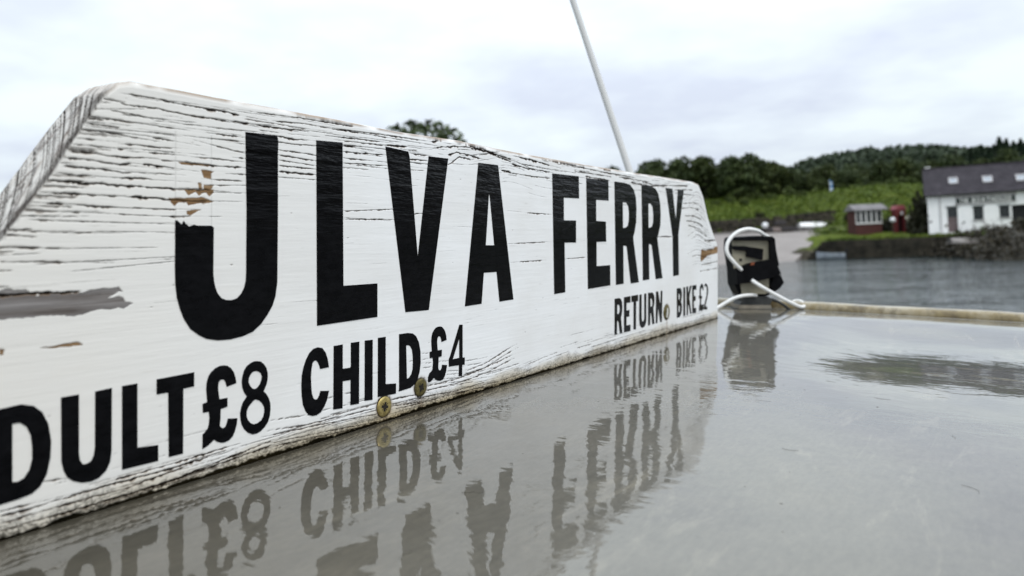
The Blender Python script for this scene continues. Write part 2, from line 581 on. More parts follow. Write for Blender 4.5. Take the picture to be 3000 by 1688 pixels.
# the near edge of the wood above the meadow: world bearing from x=-75 m to x=72 m
k = 0
x = -78.0
while x < 84:
    y = 118 + 4 * math.sin(x * 0.11) + rr.uniform(-3, 3)
    s = rr.uniform(0.56, 0.90) * (1.08 if x < 38 else 1.0 if x < 46 else .82)
    if x < -25: y -= 14
    o_ = place(broad, k, x, y, s, rr.uniform(0, 6.28), rr.uniform(0.8, 1.08))
    if 19 < x < 66:
        nf_r += 1
        lb = '%s broadleaf tree to the right of the sign in the front row of the wood' % ORD[nf_r]
    else:
        lb = 'broadleaf tree in the front row of the wood, out of sight behind the sign'
    tag(o_, lb, 'tree', 'broadleaf trees along the edge of the wood')
    k += 1
    x += rr.uniform(2.4, 3.7)
x = -80.0
while x < 84:
    y = 129 + rr.uniform(-4, 4)
    s = rr.uniform(0.72, 1.0) * (1.0 if x < 38 else .95 if x < 46 else .74)
    if x < -25: y -= 14
    o_ = place(broad, k + 1, x, y, s, rr.uniform(0, 6.28), rr.uniform(0.85, 1.12))
    if 20 < x < 66:
        ns_r += 1
        lb = '%s taller tree right of the aerial along the skyline of the wood' % ORD[ns_r]
    else:
        lb = 'taller broadleaf tree of the wood, out of sight behind the sign'
    tag(o_, lb, 'tree', 'broadleaf trees on the skyline of the wood')
    k += 1
    x += rr.uniform(2.6, 4.0)
# conifers behind the boathouse
for i, (px_, top, Y) in enumerate([(2405, 392, 190), (2440, 379, 186), (2468, 366, 190), (2487, 371, 182), (2512, 346, 186), (2530, 350, 190), (2548, 356, 182), (2566, 350, 186), (2590, 348, 190), (2612, 352, 184), (2424, 384, 182), (2455, 376, 183), (2499, 364, 187), (2521, 360, 183), (2557, 362, 189), (2579, 360, 183)]):
    p = at(px_, top, Y)
    g = hz(p.x, Y)
    h_ = p.z - g
    o = place(conif, i, p.x, Y, h_ / 12.0, rr.uniform(0, 6), 1.0)
    tag(o, ('%s pointed conifer from the left on the skyline behind the boathouse roof' if i < 10 else '%s conifer of the lower row between the skyline conifers behind the boathouse') % ORD[i + 1 if i < 10 else i - 9], 'tree', 'conifers behind the boathouse')
# the big tree that shows over the top edge of the sign
big = make_tree('broadleaf_tree', 14.5, 13.0, 77, 18000, 0.30, LEAF_A)
pb = at(1020, 318, 78)
gz = hz(pb.x, 78)
put(big, pb.x, 78, (pb.z - gz) / 12.6 * 1.35, 0.6, 1 / 1.35)
tag(big, 'large dark green tree whose crown just shows above the top edge of the sign', 'tree')
big2 = make_tree('broadleaf_tree', 9.0, 10.0, 81, 4500, 0.27, LEAF_A)
pb = at(-40, 470, 70)
put(big2, pb.x, 84, (at(-40, 474, 84).z - hz(pb.x, 84)) / 9.6, 0.1)
tag(big2, 'dark tree at the far left edge beyond the end of the sign', 'tree')

def blob_forest(name, rows, mat, leaf, per, kind='stuff', hr=(5, 8), cone=0.0):
    rng = np.random.default_rng(3)
    Vs, Fs, b = [], [], 0
    for (x, y) in rows:
        h = rng.uniform(*hr) * (.72 if (x > 42 and y < 175) else 1.0); w = h * rng.uniform(0.65, 0.95)
        g = hz(x, y)
        if rng.uniform() < cone:
            P = conifer_pts(per, w * 0.6, h * 1.35, 0.0, rng)
        else:
            d = rng.normal(size=(per, 3)); d /= np.linalg.norm(d, axis=1, keepdims=True)
            P = d * rng.uniform(0.6, 1.05, (per, 1)) * np.array([w / 2, w / 2, h * 0.42]) + np.array([0, 0, h * 0.56])
        Vv, Ff = leaves_np(P + np.array([x, y, g]), leaf, rng)
        Vs.append(Vv); Fs.append(Ff + b); b += len(Vv)
    o = fast_mesh(name, np.concatenate(Vs), np.concatenate(Fs), mat)
    return o
rows = [(rr.uniform(-90, 95), rr.uniform(119, 165)) for _ in range(640)]
tag(blob_forest('woodland', rows, LEAF_A, 0.55, 130, hr=(5.0, 7.0)), 'dense dark green broadleaf wood filling the slope behind the first trees', 'woodland', kind='stuff')
rows = []
for yy in np.arange(190, 330, 6.5):
    for xx in np.arange(-40, 230, 6.0):
        rows.append((xx + rr.uniform(-2.5, 2.5), yy + rr.uniform(-3, 3)))
tag(blob_forest('forested_hill', rows, LEAF_F, 1.0, 110, hr=(6.5, 8.0), cone=0.0), 'grey green forest covering the far hill behind the boathouse', 'woodland', kind='stuff')

# bracken and rough grass on the meadow: uncountable
rng = np.random.default_rng(9)
n = 26000
bx = rng.uniform(2, 78, n); by = 78 + 40 * rng.uniform(0, 1, n) ** 1.1
keep = (height(bx, by) > 2.75) & ~((bx > 38) & (by < 82)) & ~((bx < 31 + (by - 78) * .5) & (by < 91) & (bx > 14))
bx, by = bx[keep], by[keep]
P = np.stack([bx, by, height(bx, by) + rng.uniform(0.0, 0.38, len(bx))], 1)
P = np.repeat(P, 3, 0) + rng.normal(0, 0.16, (len(P) * 3, 3))
Vv, Ff = leaves_np(P, 0.20, rng, 0.3)
tag(fast_mesh('bracken', Vv, Ff, LEAF_D), 'bright green bracken and rough grass on the slope below the wood', 'bracken', kind='stuff')
# grass fringe on the quay top
n = 5200
t = rng.uniform(0, 1, n); wv = rng.uniform(0, 1, n) ** 1.6 * 6
qx = 28.2 + t * 10.7 + wv * 0.45; qy = 66.7 - t * 5.7 + wv * 0.9
P = np.stack([qx, qy, np.full(n, QT) + rng.uniform(0, 0.20, n)], 1)
Vv, Ff = leaves_np(P, 0.13, rng)
tag(fast_mesh('quay_grass', Vv, Ff, LEAF_D), 'strip of rough grass growing along the top of the quay', 'grass', kind='stuff')

def make_bush(name, w, h, seed, mat, n=700, leaf=0.13):
    rng = np.random.default_rng(seed)
    root = empty(name, (0, 0, 0))
    d = rng.normal(size=(n, 3)); d /= np.linalg.norm(d, axis=1, keepdims=True)
    d[:, 2] = np.abs(d[:, 2])
    lump = 0.75 + 0.25 * np.sin(d[:, 0] * 5 + seed) * np.cos(d[:, 1] * 4)
    P = d * (rng.uniform(0.4, 1.05, n) ** 0.5 * lump)[:, None] * np.array([w / 2, w / 2, h])
    Vv, Ff = leaves_np(P, leaf, rng)
    fast_mesh('foliage', Vv, Ff, mat, root)
    tb = MBd()
    for k in range(4):
        q = k * 1.6
        tb.tube([(0, 0, -0.2), (math.cos(q) * w * .12, math.sin(q) * w * .12, h * .3), (math.cos(q) * w * .25, math.sin(q) * w * .25, h * .65)], [0.03, 0.022, 0.01], 5)
    tb.build('stem', BARK, root)
    return root
scrub = [make_bush('shrub', 2.0, 1.25, 15, LEAF_G, 1100, .11), make_bush('shrub', 2.0, 1.25, 18, LEAF_G, 1100, .11)]
bushes = [make_bush('shrub', 2.0, 1.25, 5, LEAF_C), make_bush('shrub', 2.0, 1.25, 8, LEAF_C)]

for i, (px_, Y, s_) in enumerate([(1800, 110, 1.5), (1838, 112, 2.1), (1872, 109, 1.6), (1905, 112, 2.4), (1940, 110, 1.9), (1985, 112, 2.3), (2018, 108, 1.7), (2060, 111, 2.3), (2112, 112, 2.0), (2160, 110, 2.4), (2205, 112, 2.1), (2252, 110, 2.5), (2290, 109, 2.6)]):
    p = at(px_, 520, Y)
    tag(place(bushes, i, p.x, Y, s_ * .62, i * .9, 1.0), '%s light green bush from the sign along the foot of the wood' % ORD[i + 1], 'shrub', 'bushes along the foot of the wood')
for i, (px_, Y, s_, lb) in enumerate([(2143, 90, 1.1, 'dark bush on the slope just left of the small hut'), (2236, 80, 1.2, 'dark bush rising behind the gap between hut and red kiosk'), (2292, 79, 1.3, 'dark bush behind the red kiosk'), (1910, 99, .9, 'small round bush alone in the middle of the bright meadow')]):
    p = at(px_, 560, Y)
    tag(place(scrub, i, p.x, Y, s_, i * .9, 1.2), lb, 'shrub')

# ------------------------------------------------------------------ boathouse
FY = 72.0
WHITE = mottled('white_render', (0.80, 0.81, 0.80), (0.88, 0.88, 0.87), 0.9, 0.8, 0.2, 0.01)
GREYW = mottled('grey_painted_wood', (0.35, 0.34, 0.34), (0.48, 0.46, 0.46), 3, 0.6, 0.3)
SLATE = NT('slate_roof', 0.7, 0.2)
f = SLATE.noise(1.5, 4, 0.6)
SLATE.col(SLATE.ramp(f, [(0.3, (0.024, 0.021, 0.026)), (0.7, (0.050, 0.044, 0.052))]))
SLATE = SLATE.m
GLASSD = NT('dark_window_glass', 0.06, 0.5); GLASSD.col((0.012, 0.016, 0.018)); GLASSD = GLASSD.m
GLASSL = NT('skylight_glass', 0.03, 1.0, 0.0); GLASSL.b.inputs['IOR'].default_value = 1.6; GLASSL.col((0.26, 0.29, 0.33)); GLASSL = GLASSL.m
GREENB = mottled('dark_green_paint', (0.010, 0.018, 0.016), (0.022, 0.034, 0.030), 4, 0.45, 0.4)
BLACK = mottled('black_paint', (0.006, 0.006, 0.007), (0.015, 0.015, 0.016), 4, 0.6, 0.3)  # one plain black for doors, gutter, motor and small fittings
CREAM = mottled('cream_paint', (0.6, 0.56, 0.45), (0.72, 0.68, 0.58), 3, 0.6, 0.3)
pl = at(2336, 575, FY)
HX0 = pl.x
HROT = math.radians(-28.5)
BZ = hz(HX0 + 3, FY) - 0.1
HM = Matrix.Translation((HX0, FY, BZ)) @ Matrix.Rotation(HROT, 4, 'Z')
HMI = HM.inverted()
def on_front(x, y, yl=0.0):
    '''house coordinates of a point of the plane y = yl seen at x, y'''
    a = HMI @ CAM; b = HMI @ at(x, y, 60.0)
    t = (yl - a.y) / (b.y - a.y)
    return a + (b - a) * t
HW = 14.5
DEP = 6.4
house = empty('boathouse', HM)
HE = on_front(2400, 483.0).z
HR = on_front(2400, 420.5, DEP / 2).z
openings = []
def opening(x0, x1, y0, y1):
    xm, ym = (x0 + x1) / 2, (y0 + y1) / 2
    xw = (x1 - x0) * .12
    return (on_front(x0 - xw, ym).x, on_front(x1 + xw, ym).x, on_front(xm, y1).z, on_front(xm, y0).z)
op = {'door': opening(2385, 2406, 522, 563), 'w1': opening(2450, 2471, 520, 553), 'w2': opening(2516, 2537, 518, 547), 'barn': opening(2553, 2620, 513, 556)}
op['door'] = op['door'][:2] + (0.12,) + op['door'][3:]
op['barn'] = op['barn'][:2] + (0.12,) + op['barn'][3:]
xs_ = sorted({0.0, HW} | {v for o_ in op.values() for v in o_[:2]})
wl = MBd()
for a, b in zip(xs_[:-1], xs_[1:]):
    mid = (a + b) / 2; hit = None
    for o_ in op.values():
        if o_[0] < mid < o_[1]:
            hit = o_
    if hit is None:
        wl.box(a, b, 0, 0.45, -0.4, HE)
    else:
        wl.box(a, b, 0, 0.45, -0.4, hit[2]); wl.box(a, b, 0, 0.45, hit[3], HE)
wl.box(0, HW, DEP - 0.4, DEP, -0.4, HE)
for xx in (0.0, HW - 0.4):
    wl.add([(xx + dx, yv, zv) for dx in (0, 0.4) for (yv, zv) in [(0.45, -0.4), (DEP - 0.4, -0.4), (DEP - 0.4, HE), (DEP / 2, HR - 0.15), (0.45, HE)]],
           [(0, 1, 2, 3, 4), (9, 8, 7, 6, 5), (0, 5, 6, 1), (1, 6, 7, 2), (2, 7, 8, 3), (3, 8, 9, 4), (4, 9, 5, 0)])
wl.build('wall', WHITE, house)
rf = MBd()
pitch = (HR - HE) / (DEP / 2)
def roof_side(sg):
    y_e, y_r = (-0.3, DEP / 2) if sg < 0 else (DEP + 0.3, DEP / 2)
    nc = 15
    for i in range(nc):
        t0, t1 = i / nc, (i + 1) / nc
        ya, yb = y_e + (y_r - y_e) * t0, y_e + (y_r - y_e) * t1
        za, zb = HE - 0.3 * pitch + (HR - HE + .3 * pitch) * t0, HE - 0.3 * pitch + (HR - HE + .3 * pitch) * t1
        rf.add([(-0.25, ya, za + 0.06), (HW + 0.25, ya, za + 0.06), (HW + 0.25, yb, zb + 0.03), (-0.25, yb, zb + 0.03), (-0.25, ya, za), (HW + 0.25, ya, za), (HW + .25, yb, zb - 0.02), (-.25, yb, zb - 0.02)],
               [(0, 1, 2, 3), (4, 5, 1, 0), (5, 6, 2, 1), (7, 4, 0, 3), (7, 6, 5, 4)])
roof_side(-1); roof_side(1)
rf.box(-0.27, HW + 0.27, DEP / 2 - 0.12, DEP / 2 + 0.12, HR - 0.02, HR + 0.1)
roof_o = rf.build('roof', SLATE, house)
def roof_pt(x, y):
    # a point seen at x,y lying on the front roof slope, in house coordinates
    for yl in np.linspace(-0.3, DEP / 2, 300):
        p = on_front(x, y, yl)
        if p.z <= HE + pitch * yl + 0.05:
            return p
    return p
for (x0, x1, y0, y1) in [(2386, 2408, 448, 465), (2471, 2495, 444, 461), (2555, 2580, 440, 457)]:
    a = roof_pt((x0 + x1) / 2, (y0 + y1) / 2)
    w = abs(on_front(x1, y0, a.y).x - on_front(x0, y0, a.y).x) / 2
    hy = 0.30; w *= .80
    cx, cy, cz = a
    sk = MBd()
    def quadring(sk, w, hy, up):
        pts = []
        for (sx, sy) in [(-1, -1), (1, -1), (1, 1), (-1, 1)]:
            yy = cy + sy * hy; pts.append((cx + sx * w, yy - up * 0.6, cz + pitch * sy * hy + up))
        return pts
    o1 = quadring(sk, w + 0.09, hy + 0.08, 0.02); o2 = quadring(sk, w + 0.09, hy + 0.08, 0.12)
    i1 = quadring(sk, w, hy, 0.12); i2 = quadring(sk, w, hy, 0.05)
    sk.add(o1 + o2 + i1 + i2, [(k, (k + 1) % 4, 4 + (k + 1) % 4, 4 + k) for k in range(4)] + [(4 + k, 4 + (k + 1) % 4, 8 + (k + 1) % 4, 8 + k) for k in range(4)] + [(8 + k, 8 + (k + 1) % 4, 12 + (k + 1) % 4, 12 + k) for k in range(4)])
    sko = sk.build('skylight', GREYW, house)
    g = MBd(); g.add(quadring(g, w, hy, 0.075), [(0, 1, 2, 3)])
    g.build('pane', GLASSL, sko)
def sash(o_):
    x0, x1, z0, z1 = o_
    fr = MBd()
    fr.box(x0 + .002, x0 + 0.08, 0.12, 0.2, z0 + .002, z1 - .002); fr.box(x1 - 0.08, x1 - .002, 0.12, 0.2, z0 + .002, z1 - .002)
    fr.box(x0 + 0.08, x1 - 0.08, 0.12, 0.2, z1 - 0.09, z1 - .002); fr.box(x0 + 0.08, x1 - 0.08, 0.12, 0.2, z0 + .002, z0 + 0.09)
    zm = (z0 + z1) / 2
    fr.box(x0 + 0.08, x1 - 0.08, 0.11, 0.19, zm - 0.04, zm + 0.04)
    xm = (x0 + x1) / 2
    fr.box(xm - 0.02, xm + 0.02, 0.13, 0.18, z0 + 0.09, zm - .04); fr.box(xm - 0.02, xm + 0.02, 0.13, 0.18, zm + .04, z1 - 0.09)
    w = fr.build('window', GREENB, house)
    MBd().box(x0 + .05, x1 - .05, 0.195, 0.215, z0 + .05, z1 - .05).build('pane', GLASSD, w)
    MBd().box(x0 - 0.12, x1 + 0.12, -0.07, 0.12, z0 - 0.11, z0 - 0.003).build('sill', GREYW, w)
    MBd().box(x0 - 0.10, x1 + 0.10, -0.03, 0.1, z1 + 0.003, z1 + 0.12).build('lintel', GREENB, w)
sash(op['w1']); sash(op['w2'])
x0, x1, z0, z1 = op['door']
dr = MBd()
dr.box(x0 + .003, x1 - .003, 0.2, 0.26, z0, z0 + (z1 - z0) * .62)
dro = dr.build('door', mottled('brown_door', (0.10, 0.075, 0.075), (0.16, 0.12, 0.12), 4, 0.6), house)
MBd().box(x0 + .003, x1 - .003, 0.2, 0.25, z0 + (z1 - z0) * .62 + .002, z1 - .003).build('pane', GLASSD, dro)
MBd().box(x0 - .12, x1 + .12, -.03, .1, z1 + .003, z1 + .13).build('lintel', GREENB, dro)
MBd().tube([(x1 - .14, .17, z0 + .9), (x1 - .14, .13, z0 + .9), (x1 - .26, .13, z0 + .9)], 0.015, 6).build('handle', GREYW, dro)
x0, x1, z0, z1 = op['barn']
bd = MBd()
bd.box(x0 + .003, x1 - .003, 0.34, 0.42, z0, z1 - .003)
bdo = bd.build('boat_door', BLACK, house)
for k in range(5):
    xx = x0 + (x1 - x0) * (k + 0.5) / 5
    MBd().box(xx - (x1 - x0) / 10 + .015, xx + (x1 - x0) / 10 - .015, 0.31, 0.338, z0 + .02, z1 - .03).build('plank', BLACK, bdo)
MBd().tube([(1.05, -0.06, 0.0), (1.05, -0.06, HE - 0.12), (1.05, -0.25, HE - 0.1)], 0.05, 8).build('downpipe', GREYW, house)
MBd().tube([(-0.2, -0.36, HE - 0.24), (HW + 0.2, -0.36, HE - 0.24)], 0.07, 8).build('gutter', BLACK, house)
ch = MBd(); ch.box(0.0, 0.5, DEP / 2 + .6, DEP / 2 + 1.1, HR - 1.3, HR + 0.25)
cho = ch.build('chimney', WHITE, house)
# long name board on the front wall
a = on_front(2404, 505); b = on_front(2553, 498)
sx0, sx1 = a.x, b.x
szc = (a.z + b.z) / 2
bw, bh = sx1 - sx0, 0.56
nb = MBd(); nb.box(sx0, sx1, -0.08, -0.005, szc - bh / 2, szc + bh / 2)
nbo = nb.build('name_board', GREENB, house)
nf = MBd()
nf.box(sx0 - .1, sx1 + .1, -0.10, -0.004, szc + bh / 2 + .002, szc + bh / 2 + .26); nf.box(sx0 - .1, sx1 + .1, -0.10, -0.004, szc - bh / 2 - .09, szc - bh / 2 - .002)
nf.build('board_frame', GREYW, nbo)
LETW = mottled('pale_letters', (0.70, 0.70, 0.67), (0.82, 0.82, 0.78), 5, 0.6)
def put_word(word, xa, xb, zc_, h, y, mat, parent):
    cu = bpy.data.curves.new('tmp', 'FONT'); widths = []
    glyphs = []
    for chh in word:
        cu = bpy.data.curves.new('tmp', 'FONT'); cu.body = chh; cu.size = 1.0; cu.extrude = 0.02; cu.resolution_u = 3; cu.offset = 0.028
        to = bpy.data.objects.new('tmp', cu); COL.objects.link(to)
        dg = bpy.context.evaluated_depsgraph_get()
        me = bpy.data.meshes.new_from_object(to.evaluated_get(dg))
        bpy.data.objects.remove(to); bpy.data.curves.remove(cu)
        co = np.array([v.co[:] for v in me.vertices])
        glyphs.append((me, co[:, 0].min(), co[:, 0].max(), co[:, 1].max()))
    adv = sum(g_[2] - g_[1] for g_ in glyphs) + 0.14 * (len(word) - 1)
    kx = (xb - xa) / adv; xx = xa
    for me, mn, mxx, ht in glyphs:
        for v in me.vertices:
            c = v.co.copy()
            v.co = (xx + (c.x - mn) * kx, y - c.z, zc_ - h / 2 + c.y / 0.70 * h)
        me.name = 'letter'; me.materials.clear(); me.materials.append(mat); me.update()
        o = bpy.data.objects.new('letter', me); COL.objects.link(o); o.parent = parent
        xx += (mxx - mn + 0.14) * kx
put_word('THE', sx0 + bw * 0.055, sx0 + bw * 0.215, szc, 0.46, -0.095, LETW, nbo)
put_word('BOATHOUSE', sx0 + bw * 0.275, sx0 + bw * 0.94, szc, 0.46, -0.095, LETW, nbo)
tag(house, 'white boathouse with dark slate roof, skylights and a long name board', 'building')

# white picnic table and shrubs by the boathouse wall
PT = NT('white_plastic', 0.4, 0.4); PT.col((0.72, 0.73, 0.75)); PT = PT.m
pt = at(2377, 585, 70.0)
tz = hz(pt.x, 70.0)
tb_ = empty('picnic_table', (pt.x, 70.0, tz))
MBd().box(-0.9, 0.9, -0.4, 0.4, 0.70, 0.76, 0.01).build('table_top', PT, tb_)
for sgn in (-1, 1):
    MBd().box(-0.9, 0.9, sgn * 0.72 - 0.13, sgn * 0.72 + 0.13, 0.42, 0.47, 0.008).build('seat', PT, tb_)
for sgn in (-1, 1):
    lg = MBd()
    lg.tube([(sgn * .65, -.75, 0), (sgn * .65, -.25, 0.70)], 0.04, 6); lg.tube([(sgn * .65, .75, 0), (sgn * .65, .25, 0.70)], 0.04, 6)
    lg.tube([(sgn * .65, -.72, 0.40), (sgn * .65, .72, 0.40)], 0.035, 6)
    lg.build('leg_frame', PT, tb_)
tag(tb_, 'white picnic table standing in front of the boathouse door', 'table')
bspots = [(2348, 69.5, 1.05, 'low green shrub at the left corner of the boathouse'), (2408, 69.0, 1.05, 'low shrub right of the picnic table under the boathouse wall'),
          (2434, 68.6, .95, 'yellowish shrub under the first sash window of the boathouse'), (2473, 67.2, 1.35, 'shrub below the end of the name board'),
          (2503, 66.2, 1.1, 'rounded brown green shrub before the second sash window'), (2536, 65.0, 1.5, 'bushy shrub in front of the black boat door'),
          (2572, 63.5, 1.9, 'tall shrub at the right edge of the picture before the boathouse'), (2326, 73.6, 1.9, 'dark upright shrub between the red kiosk and the boathouse'),
          (2466, 62.5, .85, 'bramble bush on the bank just right of the end of the quay'), (2500, 60.5, 1.1, 'bramble bush in the middle of the bank above the weedy rocks'), (2545, 58.5, 1.4, 'large bramble bush on the bank at the right edge of the picture')]
for i, (px_, Y, s, lb) in enumerate(bspots):
    p = at(px_, 580, Y)
    o = place(bushes if i < 4 else scrub, i, p.x, Y, s, i * 1.1, 0.8 if i != 7 else 2.0, z=(hz(p.x, Y) if i < 8 else max(hz(p.x, Y) - .2, .9)))
    tag(o, lb, 'shrub', 'shrubs round the boathouse')

# hut with a row of white framed windows
hp = at(2186, 577, 77.0)
hut = empty('timber_hut', (hp.x, 77.0, hz(hp.x, 77.0) + .38))
DRED = mottled('dark_red_boards', (0.042, 0.014, 0.012), (0.075, 0.024, 0.020), 3, 0.7)
WFR = mottled('white_frame_paint', (0.5, 0.5, 0.5), (0.68, 0.68, 0.66), 3, 0.6)
GROOF = mottled('grey_felt', (0.13, 0.125, 0.13), (0.23, 0.22, 0.225), 2, 0.85)
hw, hh_, hd = 1.36, 2.15, 1.9
MBd().box(-hw, hw, 0.0, hd, -0.9, hh_ - .02).build('wall', DRED, hut)
MBd().add([(-hw - .25, -.3, hh_), (hw + .6, -.3, hh_), (hw + .6, hd * .55, hh_ + .62), (-hw - .25, hd * .55, hh_ + .62), (hw + .6, hd + .2, hh_), (-hw - .25, hd + .2, hh_),
           (-hw - .25, -.3, hh_ - .06), (hw + .6, -.3, hh_ - .06), (hw + .6, hd + .2, hh_ - .06), (-hw - .25, hd + .2, hh_ - .06)],
          [(0, 1, 2, 3), (3, 2, 4, 5), (6, 7, 1, 0), (1, 7, 8, 4, 2), (9, 6, 0, 3, 5), (8, 9, 5, 4), (9, 8, 7, 6)]).build('roof', GROOF, hut)
fr = MBd()
z0, z1 = 0.82, 2.02
fr.box(-hw, hw, -0.07, -0.003, z1, z1 + .09); fr.box(-hw, hw, -.07, -.003, z0 - .16, z0)
for k in range(6):
    xx = -hw + k * (2 * hw) / 5
    fr.box(max(xx - .07, -hw), min(xx + .07, hw), -.065, -.003, z0 + .001, z1 - .001)
fro = fr.build('window_frame', WFR, hut)
for k in range(5):
    xx = -hw + (k + .5) * (2 * hw) / 5
    MBd().box(xx - .21, xx + .21, -.03, -.006, z0, z1).build('pane', GLASSD, fro)
tag(hut, 'small dark red hut with a grey roof and a row of white framed windows', 'hut')
# red kiosk with gabled top
kp = at(2267, 578, 76.0)
kio = empty('red_kiosk', Matrix.Translation((kp.x, 76.0, hz(kp.x, 76.0) + .25)) @ Matrix.Diagonal((.80, 1, 1, 1)))
RED = mottled('red_paint', (0.095, 0.014, 0.017), (0.155, 0.028, 0.030), 3, 0.55, 0.35)
for sgn in (-1, 1):
    MBd().box(sgn * .48 - .11, sgn * .48 + .11, 0, .9, -.4, 1.55).build('side_post', RED, kio)
MBd().box(-.36, .36, .55, .6, -.4, 1.5).build('back_panel', BLACK, kio)
MBd().box(-.62, .62, -.05, .95, 1.552, 2.1).build('hood', RED, kio)
MBd().prism_xz([(-.75, 2.1), (.75, 2.1), (.45, 2.55), (-.45, 2.55)], -.1, 1.0).build('roof', mottled('faded_red_roof', (0.22, 0.05, 0.06), (0.3, 0.09, 0.1), 3, .6), kio)
MBd().box(-.02, .26, -.075, -.053, 1.56, 1.9).build('notice', WFR, kio)
tag(kio, 'red open fronted kiosk between the hut and the white boathouse', 'kiosk')
def float_ball(px_, py_, Y, r, mat, label):
    p = at(px_, py_, Y)
    o = empty('mooring_buoy', (p.x, Y, p.z))
    MBd().lathe([(r * math.sin(a), -r * math.cos(a)) for a in np.linspace(0.15, math.pi - .15, 9)], 14).build('ball', mat, o, True)
    MBd().tube([(0, 0, r * .95), (0, 0, r * 1.2), (r * .15, 0, r * 1.3)], r * .12, 6).build('eye', BLACK, o)
    MBd().tube([(0, 0, -r * .9), (0, 0, hz(p.x, Y) - p.z - .1)], .05, 6).build('post', BARK, o)
    tag(o, label, 'buoy')
float_ball(2245, 553, 74.8, 0.27, PT, 'white round buoy on a post left of the red kiosk')
float_ball(2284, 548, 74.6, 0.25, CREAM, 'cream round buoy on a post right of the red kiosk')

# ------------------------------------------------------------------ boats and shore gear
def hull_mesh(L_, B_, H_, n=14, m_=9):
    V_, F_ = [], []
    for i in range(n + 1):
        t = i / n
        wdt = B_ / 2 * (math.sin(math.pi * min(1, 0.28 + t * 0.72)) ** 0.7 if t > 0.02 else 0.75)
        if t == 1: wdt = 0.01
        for j in range(m_ + 1):
            a = math.pi * j / m_
            V_.append((-L_ / 2 + L_ * t, -wdt * math.cos(a), H_ * (1 - math.sin(a) ** 0.7) + 0.25 * H_ * t * t))
    for i in range(n):
        for j in range(m_):
            a = i * (m_ + 1) + j
            F_.append((a, a + 1, a + m_ + 2, a + m_ + 1))
    F_.append(tuple(range(m_ + 1)))
    return V_, F_
GEL = mottled('white_gelcoat', (0.7, 0.7, 0.7), (0.82, 0.82, 0.81), 2, 0.35, 0.5)
GELG = mottled('grey_white_gelcoat', (0.35, 0.38, 0.41), (0.52, 0.55, 0.58), 2, 0.35, 0.5)
p = at(2043, 567, 88.0)
bz = hz(p.x, 88.0) + .12
up_ = empty('upturned_dinghy', Matrix.Translation((p.x, 88.0, p.z - 0.28)) @ Matrix.Rotation(0.06, 4, 'Z'))
Vh, Fh = hull_mesh(3.4, 1.3, 0.52)
mesh_obj('hull', [(x, -y, 0.62 - z) for x, y, z in Vh], Fh, GEL, up_, True)
MBd().box(-1.5, 1.3, -.025, .025, .6, .66).build('keel', GEL, up_)
tr = MBd()
for xx in (-1.0, 0.9):
    tr.box(xx - .08, xx + .08, -.6, .6, min(-.05, bz - (p.z - .28)), .06)
tr.build('trestle', BARK, up_)
tag(up_, 'bright white dinghy lying upside down at the top of the slipway', 'dinghy')
# rowing boat with a small outboard by the quay
p = at(2066, 641, 68.2)
GELG = mottled('grey_blue_gelcoat', (0.22, 0.25, 0.29), (0.36, 0.40, 0.44), 2, 0.35, 0.5)
rb = empty('rowing_boat', Matrix.Translation((p.x, 66.2, 0.36)) @ Matrix.Rotation(-0.38, 4, 'Z') @ Matrix.Rotation(math.pi, 4, 'Z') @ Matrix.Diagonal((.72, .85, 1.05, 1)))
Vh, Fh = hull_mesh(3.3, 1.35, 0.62)
mesh_obj('hull', Vh, Fh, GELG, rb, True)
for xx in (-.7, .3):
    MBd().box(xx - .13, xx + .13, -.52, .52, .42, .46).build('thwart', CREAM, rb)
ob = MBd().box(-1.98, -1.68, -.14, .14, .62, .98, .04).build('outboard_motor', BLACK, rb)
MBd().box(-1.86, -1.76, -.05, .05, -.2, .618).build('motor_leg', BLACK, ob)
tag(rb, 'grey white rowing boat with an outboard moored under the quay wall', 'rowing boat')
# pale boat hauled up among the rocks
p = at(2426, 609, 57.5)
pb_ = empty('beached_boat', Matrix.Translation((p.x, 57.5, p.z - .15)) @ Matrix.Rotation(-.1, 4, 'Z'))
Vh, Fh = hull_mesh(2.3, 1.0, 0.42)
mesh_obj('hull', [(x, -y, .5 - z) for x, y, z in Vh], Fh, mottled('weathered_grey_hull', (0.16, 0.15, 0.14), (0.28, 0.26, 0.25), 3, .7), pb_, True)
MBd().box(-1.0, .9, -.02, .02, .48, .53).build('keel', BARK, pb_)
tag(pb_, 'weathered grey boat upturned among the weedy rocks below the boathouse', 'dinghy')
# creels beside the road
CREEL = mottled('dark_creel_net', (0.012, 0.012, 0.015), (0.05, 0.045, 0.05), 8, .8, .2, .02)
PINKG = mottled('faded_pink_net', (0.16, 0.13, 0.12), (0.25, 0.2, 0.19), 6, .8)
def creel(px_, py_, Y, mat, label, s=1.0):
    p = at(px_, py_, Y)
    c = empty('fishing_creel', (p.x, Y, p.z))
    MBd().box(-.45 * s, .45 * s, -.3 * s, .3 * s, 0, .07 * s).build('base_board', BARK, c)
    h = MBd()
    for xx in np.linspace(-.43, .43, 6):
        h.tube([(xx * s, math.cos(a) * .29 * s, .07 * s + math.sin(a) * .38 * s) for a in np.linspace(0, math.pi, 8)], .02 * s, 5)
    h.build('hoop', BARK, c)
    nv, nf_ = [], []
    for xx in (-.44, .44):
        for a in np.linspace(0, math.pi, 8):
            nv.append((xx * s, math.cos(a) * .28 * s, .07 * s + math.sin(a) * .37 * s))
    for k in range(7):
        nf_.append((k, k + 1, 9 + k, 8 + k))
    nf_ += [tuple(range(8)), tuple(range(15, 7, -1))]
    mesh_obj('net', nv, nf_, mat, c)
    tag(c, label, 'creel', 'fishing creels stacked beside the road')
    return c
creel(1928, 587, 87, CREEL, 'dark creel at the left end of the stack, under the pale buoy', 1.5)
